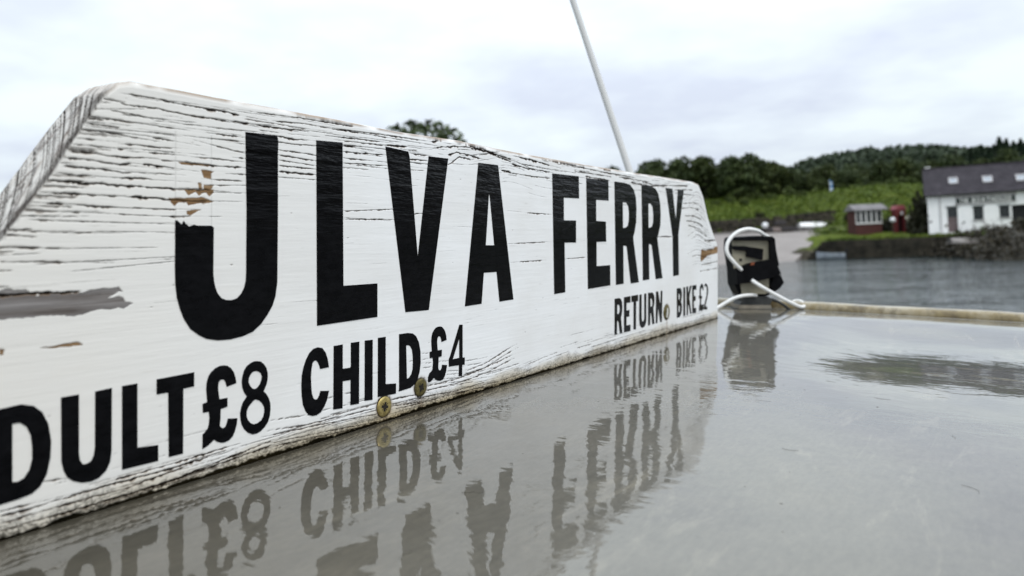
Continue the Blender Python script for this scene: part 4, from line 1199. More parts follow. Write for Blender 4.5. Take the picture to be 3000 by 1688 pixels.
CRACKS = '''0.41|36.5,130.9 44.3,131.0 53.1,130.6
0.40|33.5,128.0 36.2,127.4 45.8,127.7 56.0,127.1 64.1,127.0 73.3,126.7
0.46|75.0,127.1 82.4,126.9
0.38|18.9,110.9 24.7,111.0 29.9,110.6 37.6,110.6 42.8,111.0
0.38|18.1,109.0 23.0,108.9 27.3,108.6 33.9,108.2 38.1,108.8
0.44|54.9,130.4 64.1,130.2 72.7,130.1 78.7,129.6
0.44|54.9,110.8 66.9,110.2 79.9,110.4
0.48|85.8,127.1 93.4,126.9
0.36|3.9,78.1 13.7,77.9 17.7,77.5
0.55|14.7,101.8 19.7,101.6 27.3,101.6 33.0,101.2 38.6,101.5 45.8,101.2 52.8,101.3 60.8,101.5 66.9,101.2
0.54|13.3,98.3 18.9,98.2 25.1,98.0 33.5,97.9
0.59|37.2,98.0 45.8,97.9 52.3,97.4
0.62|52.3,97.4 58.6,97.4 65.8,97.6
0.34|16.9,106.5 23.0,106.3 29.5,106.2 34.9,105.6 38.1,105.9
0.34|15.7,104.3 21.0,103.8 25.6,104.0
0.36|33.5,103.9 40.9,104.2 44.8,103.9
0.34|20.5,113.2 24.7,113.2 29.5,113.2
0.36|33.0,113.1 35.8,113.1
0.38|47.8,110.7 52.8,110.6
0.33|12.2,95.2 17.3,95.1
0.34|19.7,95.0 27.3,94.6 34.4,94.5
0.37|38.1,94.4 41.9,94.4
0.37|44.3,94.3 49.8,94.2 53.9,94.4
0.37|41.4,108.8 45.8,108.7 52.8,108.2
0.36|33.5,92.3 46.3,91.9
0.32|4.3,82.2 10.6,82.0
0.33|11.8,81.9 17.3,81.8
0.35|23.0,115.2 26.9,115.2
0.35|25.1,124.6 27.3,124.9
0.32|-0.0,78.4 1.8,78.2
0.40|68.0,121.7 78.1,121.7
0.27|31.2,125.0 37.2,124.7 43.3,124.3
0.26|23.5,122.4 28.2,122.1 36.2,122.1 40.9,121.9
0.28|46.3,121.9 52.8,121.8
0.29|56.0,123.7 60.8,123.8
0.30|68.6,123.8 78.7,124.1
0.26|21.4,117.0 22.6,117.1
0.28|45.8,106.1 52.8,106.1
0.25|11.0,92.7 15.7,92.8
0.26|18.9,92.6 22.2,92.6
0.29|50.8,91.9 59.2,92.0
0.25|9.1,90.2 14.5,90.0
0.25|15.7,90.0 19.7,89.9
0.26|21.0,89.9 29.0,89.7
0.24|6.9,86.9 11.4,86.9
0.25|12.9,86.7 18.5,86.6
0.26|20.1,86.4 25.6,86.4
0.24|-0.0,82.3 2.1,82.2
0.30|60.3,112.7 67.5,112.8 79.9,112.5
0.30|68.0,105.3 79.9,105.4
0.30|69.2,103.3 75.0,103.6
0.31|76.8,107.9 80.5,108.0
0.30|68.6,117.4 79.9,115.9
0.30|68.0,119.9 78.7,120.0
0.25|18.1,91.3 21.4,91.4
0.27|35.3,114.7 40.9,115.0 45.8,114.8 52.3,115.1
0.28|44.8,117.9 52.8,117.4
0.28|43.3,112.7 52.8,112.9
0.26|27.3,117.9 33.0,117.6 40.9,117.1
0.16|29.9,89.7 50.8,89.3
0.16|29.9,86.8 45.8,86.6
0.15|21.0,81.6 29.0,81.6 40.9,81.5
0.15|23.9,119.2 31.7,119.2 40.9,119.4 52.3,119.2
0.15|24.7,120.6 29.9,120.7
0.15|23.0,118.2 36.2,118.2
0.18|68.6,100.7 79.9,101.0
0.16|36.2,108.0 40.9,107.9
0.17|48.3,77.4 52.3,77.5
0.15|17.7,77.5 31.7,77.7 48.3,78.1
0.15|27.3,75.2 50.8,76.6
0.43|78.1,126.8 83.1,127.1
0.44|86.1,126.9 100.8,127.0 109.1,127.6
0.45|96.0,123.9 103.3,123.3 109.1,123.8
0.45|96.4,110.1 114.3,110.0
0.49|130.8,123.4 136.6,123.6
0.49|130.8,120.9 155.2,121.6
0.53|156.3,126.3 171.0,126.8
0.55|172.1,121.1 186.1,121.4
0.43|78.1,113.8 80.6,113.8
0.43|78.1,107.7 80.6,107.7
0.49|130.8,123.6 141.6,124.0
0.29|95.2,129.5 109.1,130.3 123.3,129.9 136.6,130.0 157.4,129.7
0.29|96.0,121.6 102.5,121.3 114.3,122.0
0.29|96.4,116.5 114.3,115.7
0.29|96.4,118.5 114.3,118.1
0.29|96.4,114.6 114.3,113.7
0.29|96.4,112.4 114.3,112.3
0.32|127.9,126.9 153.0,127.4
0.35|173.3,123.9 186.1,123.8
0.32|130.8,118.1 146.7,118.3
0.32|130.8,116.0 155.2,116.7
0.27|78.1,124.1 80.6,124.2
0.27|78.1,119.2 80.6,119.2
0.27|78.1,116.2 80.6,116.2
0.31|127.0,130.3 157.4,130.8 180.5,130.9
0.30|109.1,132.9 136.6,132.9 168.6,133.2
0.28|85.3,131.7 109.1,132.3 136.6,132.2
0.32|130.8,95.5 161.8,97.0
0.32|130.8,92.0 160.7,92.2
0.32|139.6,92.3 144.6,92.1
0.35|173.3,94.9 180.5,95.4
0.32|130.8,125.5 155.2,125.9
0.63|172.1,133.6 193.1,134.7 202.4,134.4
0.65|189.3,131.0 201.1,132.9 213.5,133.5 228.1,132.3 245.4,129.3 261.4,128.3
0.66|193.1,128.5 206.5,130.4 220.7,131.1 235.8,130.3 261.4,126.4
0.67|202.4,125.6 209.3,127.5 220.7,127.2 231.2,125.9
0.67|202.4,120.6 212.1,125.6 222.2,124.7
0.69|214.9,132.7 232.7,130.9 245.4,130.2
0.74|250.3,121.4 261.4,120.3
0.67|199.7,133.3 213.5,134.2 235.8,133.7 261.4,132.1
0.53|264.7,130.2 286.7,129.3 305.0,127.9
0.65|380.3,130.2 392.8,130.5
0.68|405.8,126.9 463.4,126.1
0.58|306.9,130.9 335.0,130.1 380.3,128.6 433.4,128.0
0.53|261.4,125.6 278.0,124.1 305.0,123.6
0.70|427.7,124.1 463.4,123.0 496.1,125.3 551.4,127.5
0.72|448.0,125.2 463.4,124.9 496.1,124.0
0.76|479.4,82.3 511.9,82.1
0.62|352.3,124.1 390.3,123.2
0.35|261.4,120.3 281.5,119.8 305.0,119.8
0.36|271.3,126.3 305.0,125.5
0.41|343.5,126.7 392.8,126.1
0.53|517.3,119.8 567.5,119.8
0.55|539.7,111.2 563.4,113.0 578.0,112.4
0.54|535.9,107.0 559.4,108.3 582.2,106.8
0.55|543.5,100.4 567.5,100.8 588.7,97.5
0.55|547.4,96.3 571.7,95.2 593.0,91.0
0.55|551.4,92.2 575.9,89.5 599.6,83.7
0.56|567.5,89.5 588.7,84.5 604.1,81.5
0.58|588.7,69.3 629.6,69.2
0.58|584.3,49.2 610.9,49.5 636.8,49.9
0.58|588.7,54.8 636.8,56.8
0.58|595.2,77.9 624.8,77.9
0.36|278.0,97.7 305.0,97.3
0.35|264.7,79.7 299.4,80.1
0.36|269.6,68.9 295.7,68.9
0.40|326.7,68.9 352.3,69.1
0.53|517.3,122.4 563.4,124.6
0.20|181.4,27.5 188.1,26.8
0.20|181.0,24.5 189.7,24.0
0.20|182.2,22.6 188.9,21.9
0.20|181.0,20.5 189.3,19.7
0.21|201.6,15.7 211.2,14.6
0.21|201.2,14.0 211.2,12.9
0.21|194.6,21.8 202.1,20.9
0.21|200.0,12.1 215.2,10.3
0.22|214.3,15.9 216.1,15.8
0.20|188.9,13.3 200.4,12.0
0.20|185.3,11.7 200.4,9.9 217.0,7.9 231.9,7.3
0.22|217.0,11.7 222.5,10.8 231.9,10.9
0.22|216.1,18.6 231.9,18.0
0.22|216.1,16.2 231.9,15.4
0.27|93.4,8.3 107.3,7.6 130.4,6.1 151.1,4.5
0.27|93.4,5.3 110.9,4.2 132.0,2.7 151.1,1.0
0.27|93.4,10.2 110.9,8.5 138.7,7.7 150.2,7.3
0.33|160.4,6.9 176.2,6.5 209.5,4.5 234.7,4.6
0.33|162.3,4.5 176.2,3.8 209.5,3.1 234.7,2.3
0.33|161.3,9.3 177.2,8.3
0.35|185.7,8.8 209.5,8.2 234.7,9.2 261.4,13.1
0.35|185.7,10.9 209.5,10.4 232.1,12.0 261.4,15.5
0.37|215.6,11.6 234.7,12.3 261.4,18.0
0.37|218.0,13.4 234.7,14.6 261.4,20.4
0.27|93.4,14.0 107.3,12.7
0.33|161.3,6.0 186.8,3.8
0.27|93.4,3.9 114.7,2.5 147.5,0.2
0.46|31.7,2.3 50.0,2.4 65.8,3.9 92.9,6.3
0.41|-0.0,6.9 10.9,6.8 29.0,7.1 50.0,6.6 65.8,6.8
0.41|-0.0,4.9 16.6,5.0 35.7,4.5 57.7,6.0
0.41|-0.0,3.1 16.6,2.5 42.7,2.4 65.8,3.1 93.4,4.6
0.43|10.9,13.5 16.6,12.8
0.41|-0.0,8.4 8.1,8.0
0.46|32.3,8.1 57.7,8.2 74.4,8.5
'''
GREY = '-1.5,69.6 -0.0,70.2 1.5,70.8 3.7,70.2 6.3,70.4 7.9,69.2 9.7,69.4 9.4,67.9 12.9,69.0 17.1,68.4 22.8,68.5 28.8,69.4 33.5,68.8 34.8,67.6 31.0,66.7 30.0,66.1 34.8,65.8 35.7,64.4 38.3,64.0 35.7,62.5 35.1,62.1 30.7,62.5 27.3,62.9 24.3,62.0 19.9,61.5 10.2,62.1 3.7,62.2 -0.0,62.0 -1.5,62.7'
TAN = '63.1,108.2 67.3,107.9 66.5,107.4 66.3,105.8 64.0,106.0|57.3,101.1 66.7,101.5 66.8,100.7 65.3,99.6 64.3,100.6 63.0,100.4 62.0,99.6 61.0,100.6 58.7,99.5|51.8,97.8 62.6,98.3 66.0,97.4 64.0,96.9 60.3,96.6 57.7,96.1 57.1,97.1 54.6,96.7 53.6,95.8 52.4,96.9|57.4,93.9 62.1,94.3 60.3,93.4 58.7,92.7 57.6,93.0|64.0,103.0 67.3,103.3 66.3,101.9 64.0,101.8|55.2,110.5 65.3,110.4 67.3,110.1 64.0,109.9 58.4,109.8 56.2,109.9|61.5,103.5 62.6,103.5 63.0,101.8 62.0,101.7|11.3,52.7 14.6,52.9 18.5,53.1 20.2,53.2 21.5,52.3 18.2,52.3 14.0,52.5|-0.0,53.7 1.0,53.3 0.7,52.3 -0.0,52.4|590.8,68.5 601.9,67.5 634.4,69.1 636.8,65.2 606.4,63.7 590.8,59.8 588.7,62.0'
TOP = '-0.0,84.9 6.1,94.0 13.5,104.8 21.5,118.6 26.2,126.3 28.9,130.4 33.7,134.5 37.6,135.5 47.0,135.5 69.6,135.0 96.0,134.8 127.1,134.4 164.4,133.5 209.9,134.1 266.7,132.8 339.7,132.2 436.7,132.0 521.4,132.3 566.8,132.1 579.8,130.9 592.1,121.4 606.0,100.9 623.9,83.5 635.1,73.5'
def pts(t):
    return [tuple(float(q) for q in p.split(',')) for p in t.split()]
TH = 20.0
top_pts = [(-66, 30), (-60, 47), (-35, 58), (-15, 68)] + pts(TOP) + [(636.0, 70.0)]
tx_ = np.array([p[0] for p in top_pts]); tz_ = np.array([p[1] for p in top_pts])
S0, S1, DS, DZ = -66.0, 637.0, 0.25, 0.12
SN, ZN = int((S1 - S0) / DS) + 1, int(138 / DZ) + 1
sg = S0 + np.arange(SN) * DS
zg = np.arange(ZN) * DZ
ztop_g = np.interp(sg, tx_, tz_)
rs = np.random.default_rng(21)
def n1d(n, step, amp=1.0):
    k = rs.uniform(-1, 1, int(n / step) + 3)
    return np.interp(np.arange(n) / step, np.arange(len(k)), k) * amp
dark = np.zeros((ZN, SN), np.float32); tan = np.zeros((ZN, SN), np.float32); grey = np.zeros((ZN, SN), np.float32)
def crack(pl, w, strength=1.0, jag=1.0):
    pl = sorted(pl)
    xs = np.array([p[0] for p in pl]); zs = np.array([p[1] for p in pl])
    i0, i1 = max(0, int((xs[0] - S0) / DS)), min(SN - 1, int((xs[-1] - S0) / DS))
    if i1 - i0 < 3: return
    n = i1 - i0
    s = sg[i0:i1]
    zc_ = np.interp(s, xs, zs) + n1d(n, 9, w * .30) + n1d(n, 3, w * .16)
    t = np.linspace(0, 1, n)
    ends = np.clip(np.minimum(t, 1 - t) * (xs[-1] - xs[0]) / 1.6, 0, 1) ** .6
    w = w * 1.3
    th = w * .5 * ends * np.clip(.80 + n1d(n, 22, .50) + n1d(n, 5, .40), .22, 1.7)
    lo = th * np.clip(1 + n1d(n, 3, .7 * jag) + n1d(n, 8, .5 * jag), .3, 2.6)
    up = th * np.clip(1 + n1d(n, 3, .3), .5, 1.5)
    z0, z1 = zc_.min() - 3 * w, zc_.max() + 2 * w
    r0, r1 = max(0, int(z0 / DZ)), min(ZN, int(z1 / DZ) + 1)
    if r1 <= r0: return
    dz = zg[r0:r1, None] - zc_[None, :]
    mk = np.where(dz > 0, np.clip((up[None] - dz) / .10 + .5, 0, 1), np.clip((lo[None] + dz) / .10 + .5, 0, 1))
    dark[r0:r1, i0:i1] = np.maximum(dark[r0:r1, i0:i1], mk * strength)
    # thinner brown lip below the dark gap
    mk2 = np.clip((lo[None] * 1.6 + .08 + np.minimum(dz, 0)) / .15, 0, 1) * (dz <= 0)
    tan[r0:r1, i0:i1] = np.maximum(tan[r0:r1, i0:i1], mk2 * .55 * strength * (w > .3))
for ln in CRACKS.strip().split('\n'):
    w, t = ln.split('|')
    w = float(w)
    P_ = sorted(pts(t))
    crack(P_, w, 1.0 if w > .25 else .8)
    if P_[0][0] < 330 and P_[-1][0] - P_[0][0] > 2:
        a_, b_ = P_[0], P_[-1]
        sl_ = (b_[1] - a_[1]) / (b_[0] - a_[0])
        la, lb = rs.uniform(2, 11), rs.uniform(3, 16)
        a_lim = np.interp(a_[1], [66, 85, 131], [-14, 0.5, 30])
        crack([(max(a_[0] - la, a_lim), a_[1] - sl_ * (a_[0] - max(a_[0] - la, a_lim)))] + P_ + [(b_[0] + lb, b_[1] + sl_ * lb)], .13, .65)
# fine checking in the paint
def knot(s, z):
    b = 6.0 * np.exp(-((s - 258) / 26.0) ** 2) * np.clip((z - 85) / 40, 0, 1)
    b = b + 10.0 * np.exp(-((s - 575) / 22.0) ** 2) * np.clip((z - 40) / 60, 0, 1)
    b = b - 9.0 * np.exp(-((s - 250) / 60.0) ** 2) * np.clip((32 - z) / 25, 0, 1)
    return b
for i in range(150):
    s0 = rs.uniform(20, 560); ln_ = rs.uniform(6, 38)
    z = 133 - abs(rs.normal(0, 1)) * 13
    if z < 96 and rs.uniform() < .6: continue
    ss = np.linspace(s0, s0 + ln_, 8)
    crack(list(zip(ss, z + knot(ss, z) - knot(s0, z) + rs.uniform(-.6, .6) * np.linspace(0, 1, 8))), rs.uniform(.10, .26), rs.uniform(.35, .9))
for i in range(170):
    s0 = rs.uniform(-50, 420) if i % 4 else rs.uniform(350, 600)
    ln_ = rs.uniform(10, 55); z = .8 + abs(rs.normal(0, 1)) * 6.5
    ss = np.linspace(s0, s0 + ln_, 8)
    crack(list(zip(ss, z + (knot(ss, z) - knot(s0, z)) * .6 + rs.uniform(-.5, .5) * np.linspace(0, 1, 8))), rs.uniform(.10, .30), rs.uniform(.35, .85))
for i in range(120):
    s0 = rs.uniform(-20, 600); ln_ = rs.uniform(4, 22); z = rs.uniform(20, 125)
    ss = np.linspace(s0, s0 + ln_, 6)
    crack(list(zip(ss, z + rs.uniform(-.5, .5) * np.linspace(0, 1, 6))), rs.uniform(.07, .14), rs.uniform(.15, .45))
for i in range(26):
    z = 58 + i * 2.4 + rs.uniform(-.6, .6)
    ss = np.linspace(560 + rs.uniform(-12, 14), 618 - max(0, (z - 80) * .75), 10)
    if ss[-1] - ss[0] < 8: continue
    crack(list(zip(ss, z + knot(ss, z) - 5)), rs.uniform(.18, .42), rs.uniform(.35, .9))
for i in range(40):   # end grain region at the near end
    z = rs.uniform(66, 130); s0 = np.interp(z, [66, 85, 131], [-14, 0, 30]) - 1
    ss = np.linspace(s0, s0 + rs.uniform(3, 16), 6)
    crack(list(zip(ss, z + rs.uniform(-.8, .4) * np.linspace(0, 1, 6))), rs.uniform(.15, .4), rs.uniform(.5, 1))
for i in range(240):  # specks
    s0 = rs.uniform(-40, 620); z = rs.uniform(5, 130); w = rs.uniform(.2, .7)
    crack([(s0, z), (s0 + w * 2, z)], w * .5, rs.uniform(.3, .8))
def fill(poly, arr, jitter=.35):
    P = np.array(poly)
    i0, i1 = max(0, int((P[:, 0].min() - 1 - S0) / DS)), min(SN, int((P[:, 0].max() + 1 - S0) / DS))
    r0, r1 = max(0, int((P[:, 1].min() - 1) / DZ)), min(ZN, int((P[:, 1].max() + 1) / DZ))
    X, Z = np.meshgrid(sg[i0:i1], zg[r0:r1])
    Z = Z + n1d(i1 - i0, 3, jitter * .5)[None] + n1d(i1 - i0, 9, jitter)[None]
    ins = np.zeros(X.shape, bool)
    for k in range(len(P)):
        x0, z0 = P[k]; x1, z1 = P[(k + 1) % len(P)]
        c = (z0 > Z) != (z1 > Z)
        ins ^= c & (X < (x1 - x0) * (Z - z0) / (z1 - z0 + 1e-9) + x0)
    arr[r0:r1, i0:i1] = np.maximum(arr[r0:r1, i0:i1], ins)
for p_ in GREY.split('|'): fill(pts(p_), grey)
for p_ in TAN.split('|'):
    P_ = pts(p_); cx_ = sum(p[0] for p in P_) / len(P_); cz_ = sum(p[1] for p in P_) / len(P_)
    fill([(cx_ + (a - cx_) * 1.22, cz_ + (b - cz_) * 1.35) for a, b in P_], tan, .15)
fill(pts('622,66 637,68 637,72 625,71'), tan); 
crack([(612, 64), (620, 70), (625, 73)], .8); crack([(607, 77), (620, 77.5), (632, 78)], .5)
crack([(-60, 68.5), (2, 68.7), (9, 69), (14, 68.5), (22, 68.6)], .7)
for (sx_, sz_, sr_) in ((155.2, 7.0, 4.6), (180.7, 11.2, 4.3), (499.7, 18.3, 6.2)):   # dark gap and rust stain round each screw
    X, Z = np.meshgrid(sg, zg)
    dd = np.hypot(X - sx_, Z - sz_) - sr_ - .25 - n1d(SN, 3, .35)[None]
    dark = np.maximum(dark, np.clip(1 - dd / .5, 0, 1) * .9).astype(np.float32)
    run = np.clip(1 - np.abs(X - sx_ - .4) / 2.6, 0, 1) * (Z < sz_) * .5
    tan = np.maximum(tan, np.maximum(np.clip(1 - dd / 1.6, 0, 1) * .45, run)).astype(np.float32)
# where the lost arm of the U kept the weather off: fewer checks, a faint outline
gi0, gi1 = int((52.8 - S0) / DS), int((66.6 - S0) / DS); gr0, gr1 = int(84 / DZ), int(121 / DZ)
dark[gr0:gr1, gi0:gi1] *= .62
for gi in (gi0, gi1):
    dark[gr0:gr1, gi:gi + 2] = np.maximum(dark[gr0:gr1, gi:gi + 2], .16)
# dirt and a painted contact shadow at the board's foot, bare wood along the top edge
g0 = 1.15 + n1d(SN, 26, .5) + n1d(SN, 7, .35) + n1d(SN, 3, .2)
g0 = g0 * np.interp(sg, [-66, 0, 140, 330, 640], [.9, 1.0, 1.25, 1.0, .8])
grime_shade = np.clip((g0[None] - zg[:, None]) / .5 + .5, 0, 1).astype(np.float32)
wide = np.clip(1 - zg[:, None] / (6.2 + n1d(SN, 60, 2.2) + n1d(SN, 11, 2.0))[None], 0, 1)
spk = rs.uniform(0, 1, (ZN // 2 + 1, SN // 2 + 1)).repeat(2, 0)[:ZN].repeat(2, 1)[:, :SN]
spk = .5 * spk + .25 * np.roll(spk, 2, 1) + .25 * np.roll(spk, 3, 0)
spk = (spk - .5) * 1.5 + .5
grime_shade = np.maximum(grime_shade, wide ** .6 * np.clip((spk - .40) * 6, 0, 1) * .95)
och = np.clip(1 - zg[:, None] / (7 + n1d(SN, 60, 3.0))[None], 0, 1).astype(np.float32) * np.interp(sg, [-66, 20, 100, 200, 330, 640], [.5, .6, .9, 1, .7, .5])[None].astype(np.float32)
tb0 = np.clip(n1d(SN, 34, 1.3) + n1d(SN, 9, .8) + .15, 0, 1.6) * np.interp(sg, [-66, 30, 60, 500, 640], [.4, 1.0, 1.0, .9, .3])
tan = np.maximum(tan, np.clip((zg[:, None] - (ztop_g - tb0)[None]) / .3, 0, 1) * (zg[:, None] > 60))
ee = np.where(sg < 32, 1.0, 0.0)[None] * np.clip(1 - (ztop_g[None] - zg[:, None]) / (2.2 + n1d(SN, 3, 1.2))[None], 0, 1)
dark = np.maximum(dark, ee * .75)

# face columns get wider with distance from the near end
cs = [S0]
while cs[-1] < 636.0:
    t_ = .2072 + max(cs[-1], 0) / 1000 * .836
    cs.append(cs[-1] + (t_ / 740 * 1000 * .62 / .836 if cs[-1] > -4 else .8) * (.85 if cs[-1] < 40 else 1.0))
cs[-1] = 636.0
cs = np.array(cs); NC = len(cs)
ztc = np.interp(cs, tx_, tz_)
fz = np.concatenate([np.arange(0, 9, .22), np.arange(9, 50, .34), np.arange(50, 133.6, .17)]) / 135.5
NF = len(fz)
Zc = fz[:, None] * ztc[None]
def samp(A, S_, Z_):
    a = np.clip((S_ - S0) / DS, 0, SN - 1.001); b = np.clip(Z_ / DZ, 0, ZN - 1.001)
    i = a.astype(int); j = b.astype(int); fa = (a - i).astype(np.float32); fb = (b - j).astype(np.float32)
    return (A[j, i] * (1 - fa) + A[j, i + 1] * fa) * (1 - fb) + (A[j + 1, i] * (1 - fa) + A[j + 1, i + 1] * fa) * fb
Sc = np.broadcast_to(cs[None], Zc.shape)
aD, aT, aG, aM, aO = (samp(A, Sc, Zc) for A in (dark, tan, grey, grime_shade, och))
relief = (.42 * np.clip(aD, 0, 1) + .20 * np.maximum(aT, aG)) * np.clip((Zc - 3) / 5, .25, 1) - .02
rowsX = [Sc]; rowsY = [relief]; rowsZ = [Zc]; attrs = [[aD], [aT], [aG], [aM], [aO]]
# rounded arris, then across the thickness, then down the back
_r = rs.uniform(-1, 1, 2400)
RING = np.clip(np.convolve(_r, np.ones(9) / 9, 'same') * 6.0 - .30, 0, 1)
FLAKE = np.convolve(rs.uniform(-1, 1, 1000), np.ones(25) / 25, 'same') * 4
ew = np.concatenate([np.array([.5, 1.0, 1.5]) , np.arange(2.2, TH - 2, .5), [TH - 1.5, TH - 1, TH - .5, TH]])
for w in ew:
    dr_ = 1.8 * (1 - math.sqrt(max(0, 1 - (1 - min(w, 1.8) / 1.8) ** 2))) if w < 1.8 else (1.8 * (1 - math.sqrt(max(0, 1 - ((w - (TH - 1.8)) / 1.8) ** 2))) if w > TH - 1.8 else 0)
    zrow = ztc - dr_ * .85 + 2.6 * np.exp(-((cs - 13) / 10.0) ** 2) * (w / TH)
    sl = cs + .55 * w + 1.6 * math.sin(w * .35)
    near = np.clip((34 - cs) / 6, 0, 1)
    d_ = samp(dark, cs + .6, np.maximum(np.interp(cs, tx_, tz_) - 2.4 - .75 * w * near, 1))
    ph = (np.interp(cs, tx_, tz_) - 1.15 * w + .012 * w * w + 60) / 150 * 2400
    st_ = np.interp(ph % 2399, np.arange(2400), RING)
    flake = np.interp((cs * 9 + 400 + 40 * math.sin(w * .5)) % 999, np.arange(1000), FLAKE) + .5 * np.interp((w * 30 + cs * 3) % 999, np.arange(1000), FLAKE)
    dk = np.clip(near * np.maximum(np.clip(st_ * 1.35 + .05 - .30 * flake, 0, 1), np.clip((4.0 - w) / 2.2, 0, 1) * .72), 0, 1)
    gy = near * np.clip(.45 + .9 * flake, .05, .95)
    br = (1 - near) * np.clip(.75 + n1d(NC, 16, .8), 0, 1) + near * np.clip(.22 * n1d(NC, 10, 1.6), 0, .3)
    rowsX.append(cs[None]); rowsY.append(np.full((1, NC), w)); rowsZ.append((zrow - .35 * dk)[None])
    for k_, a_ in enumerate((dk, br * .8, gy, np.zeros(NC), np.zeros(NC))):
        attrs[k_].append(a_[None])
for fb_ in (.66, .33, 0.0):
    rowsX.append(cs[None]); rowsY.append(np.full((1, NC), TH)); rowsZ.append((ztc * fb_)[None])
    for k_ in range(5): attrs[k_].append(np.zeros((1, NC)))
BX = np.concatenate(rowsX); BY = np.concatenate(rowsY); BZm = np.concatenate(rowsZ)
NR = BX.shape[0]
Vb = np.stack([BX, BY, BZm], -1).reshape(-1, 3) / 1000.0
Ib = np.arange(NR * NC).reshape(NR, NC)
Fb_ = np.stack([Ib[:-1, :-1], Ib[:-1, 1:], Ib[1:, 1:], Ib[1:, :-1]], -1).reshape(-1, 4)
under = np.stack([Ib[-1, :-1], Ib[-1, 1:], Ib[0, 1:], Ib[0, :-1]], -1)
sign = empty('fare_sign', MS)
bm_ = NT('weathered_white_paint', 0.42, 0.4)
A = {k_: bm_.attr(k_) for k_ in ('crack', 'bare', 'grey', 'grime_shade', 'ochre')}
p1 = bm_.noise(14, 4, .6, (1, 1, 1.6)); p2 = bm_.noise(55, 4, .65, (.35, 1, 3.5)); p3 = bm_.noise(240, 3, .6, (.22, 1, 2.2))
paint = bm_.ramp(p1, [(.3, (.77, .765, .75)), (.6, (.84, .845, .845))])
paint = bm_.mix(bm_.val(p2, .60, .80, 0, .14), paint, (.56, .50, .43))
paint = bm_.mix(bm_.val(p3, .64, .80, 0, .30), paint, (.40, .36, .31))
paint = bm_.mix(bm_.math('MULTIPLY', bm_.math('POWER', A['ochre'], .7), .92, True), paint, (.40, .29, .10))
spb = bm_.n('ShaderNodeSeparateXYZ'); bm_.lk(bm_.obj(), spb.inputs[0])
paint = bm_.mix(bm_.math('MULTIPLY', bm_.val(spb.outputs['X'], .16, -.02, 0, .8), bm_.val(p1, .3, .7, .5, 1.0)), paint, (.70, .65, .56))
wood = bm_.noise(60, 4, .6, (.18, 1, 4))
wood2 = bm_.noise(150, 5, .7, (.12, 1, 3))
greyw = bm_.mix(.55, bm_.ramp(wood, [(.32, (.085, .060, .042)), (.5, (.22, .205, .20)), (.7, (.32, .305, .295))]), bm_.ramp(wood2, [(.35, (.06, .048, .040)), (.55, (.24, .225, .215)), (.7, (.36, .34, .33))]))
tanw = bm_.ramp(wood, [(.3, (.12, .062, .028)), (.55, (.27, .17, .09)), (.75, (.40, .29, .18))])
c_ = bm_.mix(A['grey'], paint, greyw)
c_ = bm_.mix(A['bare'], c_, tanw)
c_ = bm_.mix(A['crack'], c_, (.016, .012, .010))
c_ = bm_.mix(A['grime_shade'], c_, bm_.ramp(p2, [(.35, (.002, .002, .0015)), (.8, (.016, .012, .005))]))
bm_.col(c_)
bad = bm_.math('MAXIMUM', A['grey'], bm_.math('MAXIMUM', A['bare'], A['crack']))
bm_.rgh(bm_.val(bad, 0, 1, .45, .85))
bm_.lk(bm_.val(bm_.math('MAXIMUM', A['grime_shade'], bad), 0, .8, .30, 0.0), bm_.b.inputs['Specular IOR Level'])
bb = bm_.bump(p2, .00007)
bb = bm_.bump(p3, .00006, normal=bb)
bb = bm_.bump(bm_.math('MULTIPLY', wood, bm_.math('MAXIMUM', bm_.math('MAXIMUM', A['grey'], A['bare']), .30)), .0006, normal=bb)
bm_.nor(bb)
bo = fast_mesh('plank', Vb, np.concatenate([Fb_, under]), bm_.m, sign, True)
for nm, a_ in zip(('crack', 'bare', 'grey', 'grime_shade', 'ochre'), attrs):
    at_ = bo.data.attributes.new(nm, 'FLOAT', 'POINT')
    at_.data.foreach_set('value', np.ascontiguousarray(np.concatenate(a_), dtype=np.float32).ravel())
# end cap at the far end
ec = MBd()
zl = np.linspace(0, 70.0, 12)
ec.add([(.6362, y_ / 1000, z_ / 1000) for z_ in zl for y_ in (.3, TH)], [(2 * i, 2 * i + 1, 2 * i + 3, 2 * i + 2) for i in range(11)])
ec.build('end_grain', mottled('end_grain_wood', (.2, .16, .12), (.55, .52, .48), 200, .8, .2, .0002), sign)
# glossy black vinyl letters
vm_ = NT('black_vinyl', .12, .07)
k1 = vm_.noise(70, 4, .6, (.35, 1, 2.6)); k2 = vm_.noise(260, 3, .6, (.6, 1, 1.3))
spv = vm_.n('ShaderNodeSeparateXYZ'); vm_.lk(vm_.obj(), spv.inputs[0])
rise = vm_.math('MULTIPLY', vm_.val(spv.outputs['Z'], .082, .112, .06, 1.0), vm_.val(spv.outputs['X'], .30, .42, 1.0, .30))
vm_.col(vm_.ramp(k2, [(.35, (.0015, .0015, .002)), (.72, (.005, .005, .006))]))
vb = vm_.bump(vm_.math('MULTIPLY', k1, rise), .0050)
vb = vm_.bump(vm_.math('MULTIPLY', k2, rise), .0005, normal=vb)
vm_.nor(vb)
lines = LETTERS.strip().split('\n')
lines.append('A|-16.9,9.6 -12.0,37.4 -8.2,37.4 -3.4,9.7 -7.6,9.8 -8.4,15.2 -11.9,15.2 -12.7,9.7|-11.2,20.0 -9.1,20.0 -10.15,28.5')
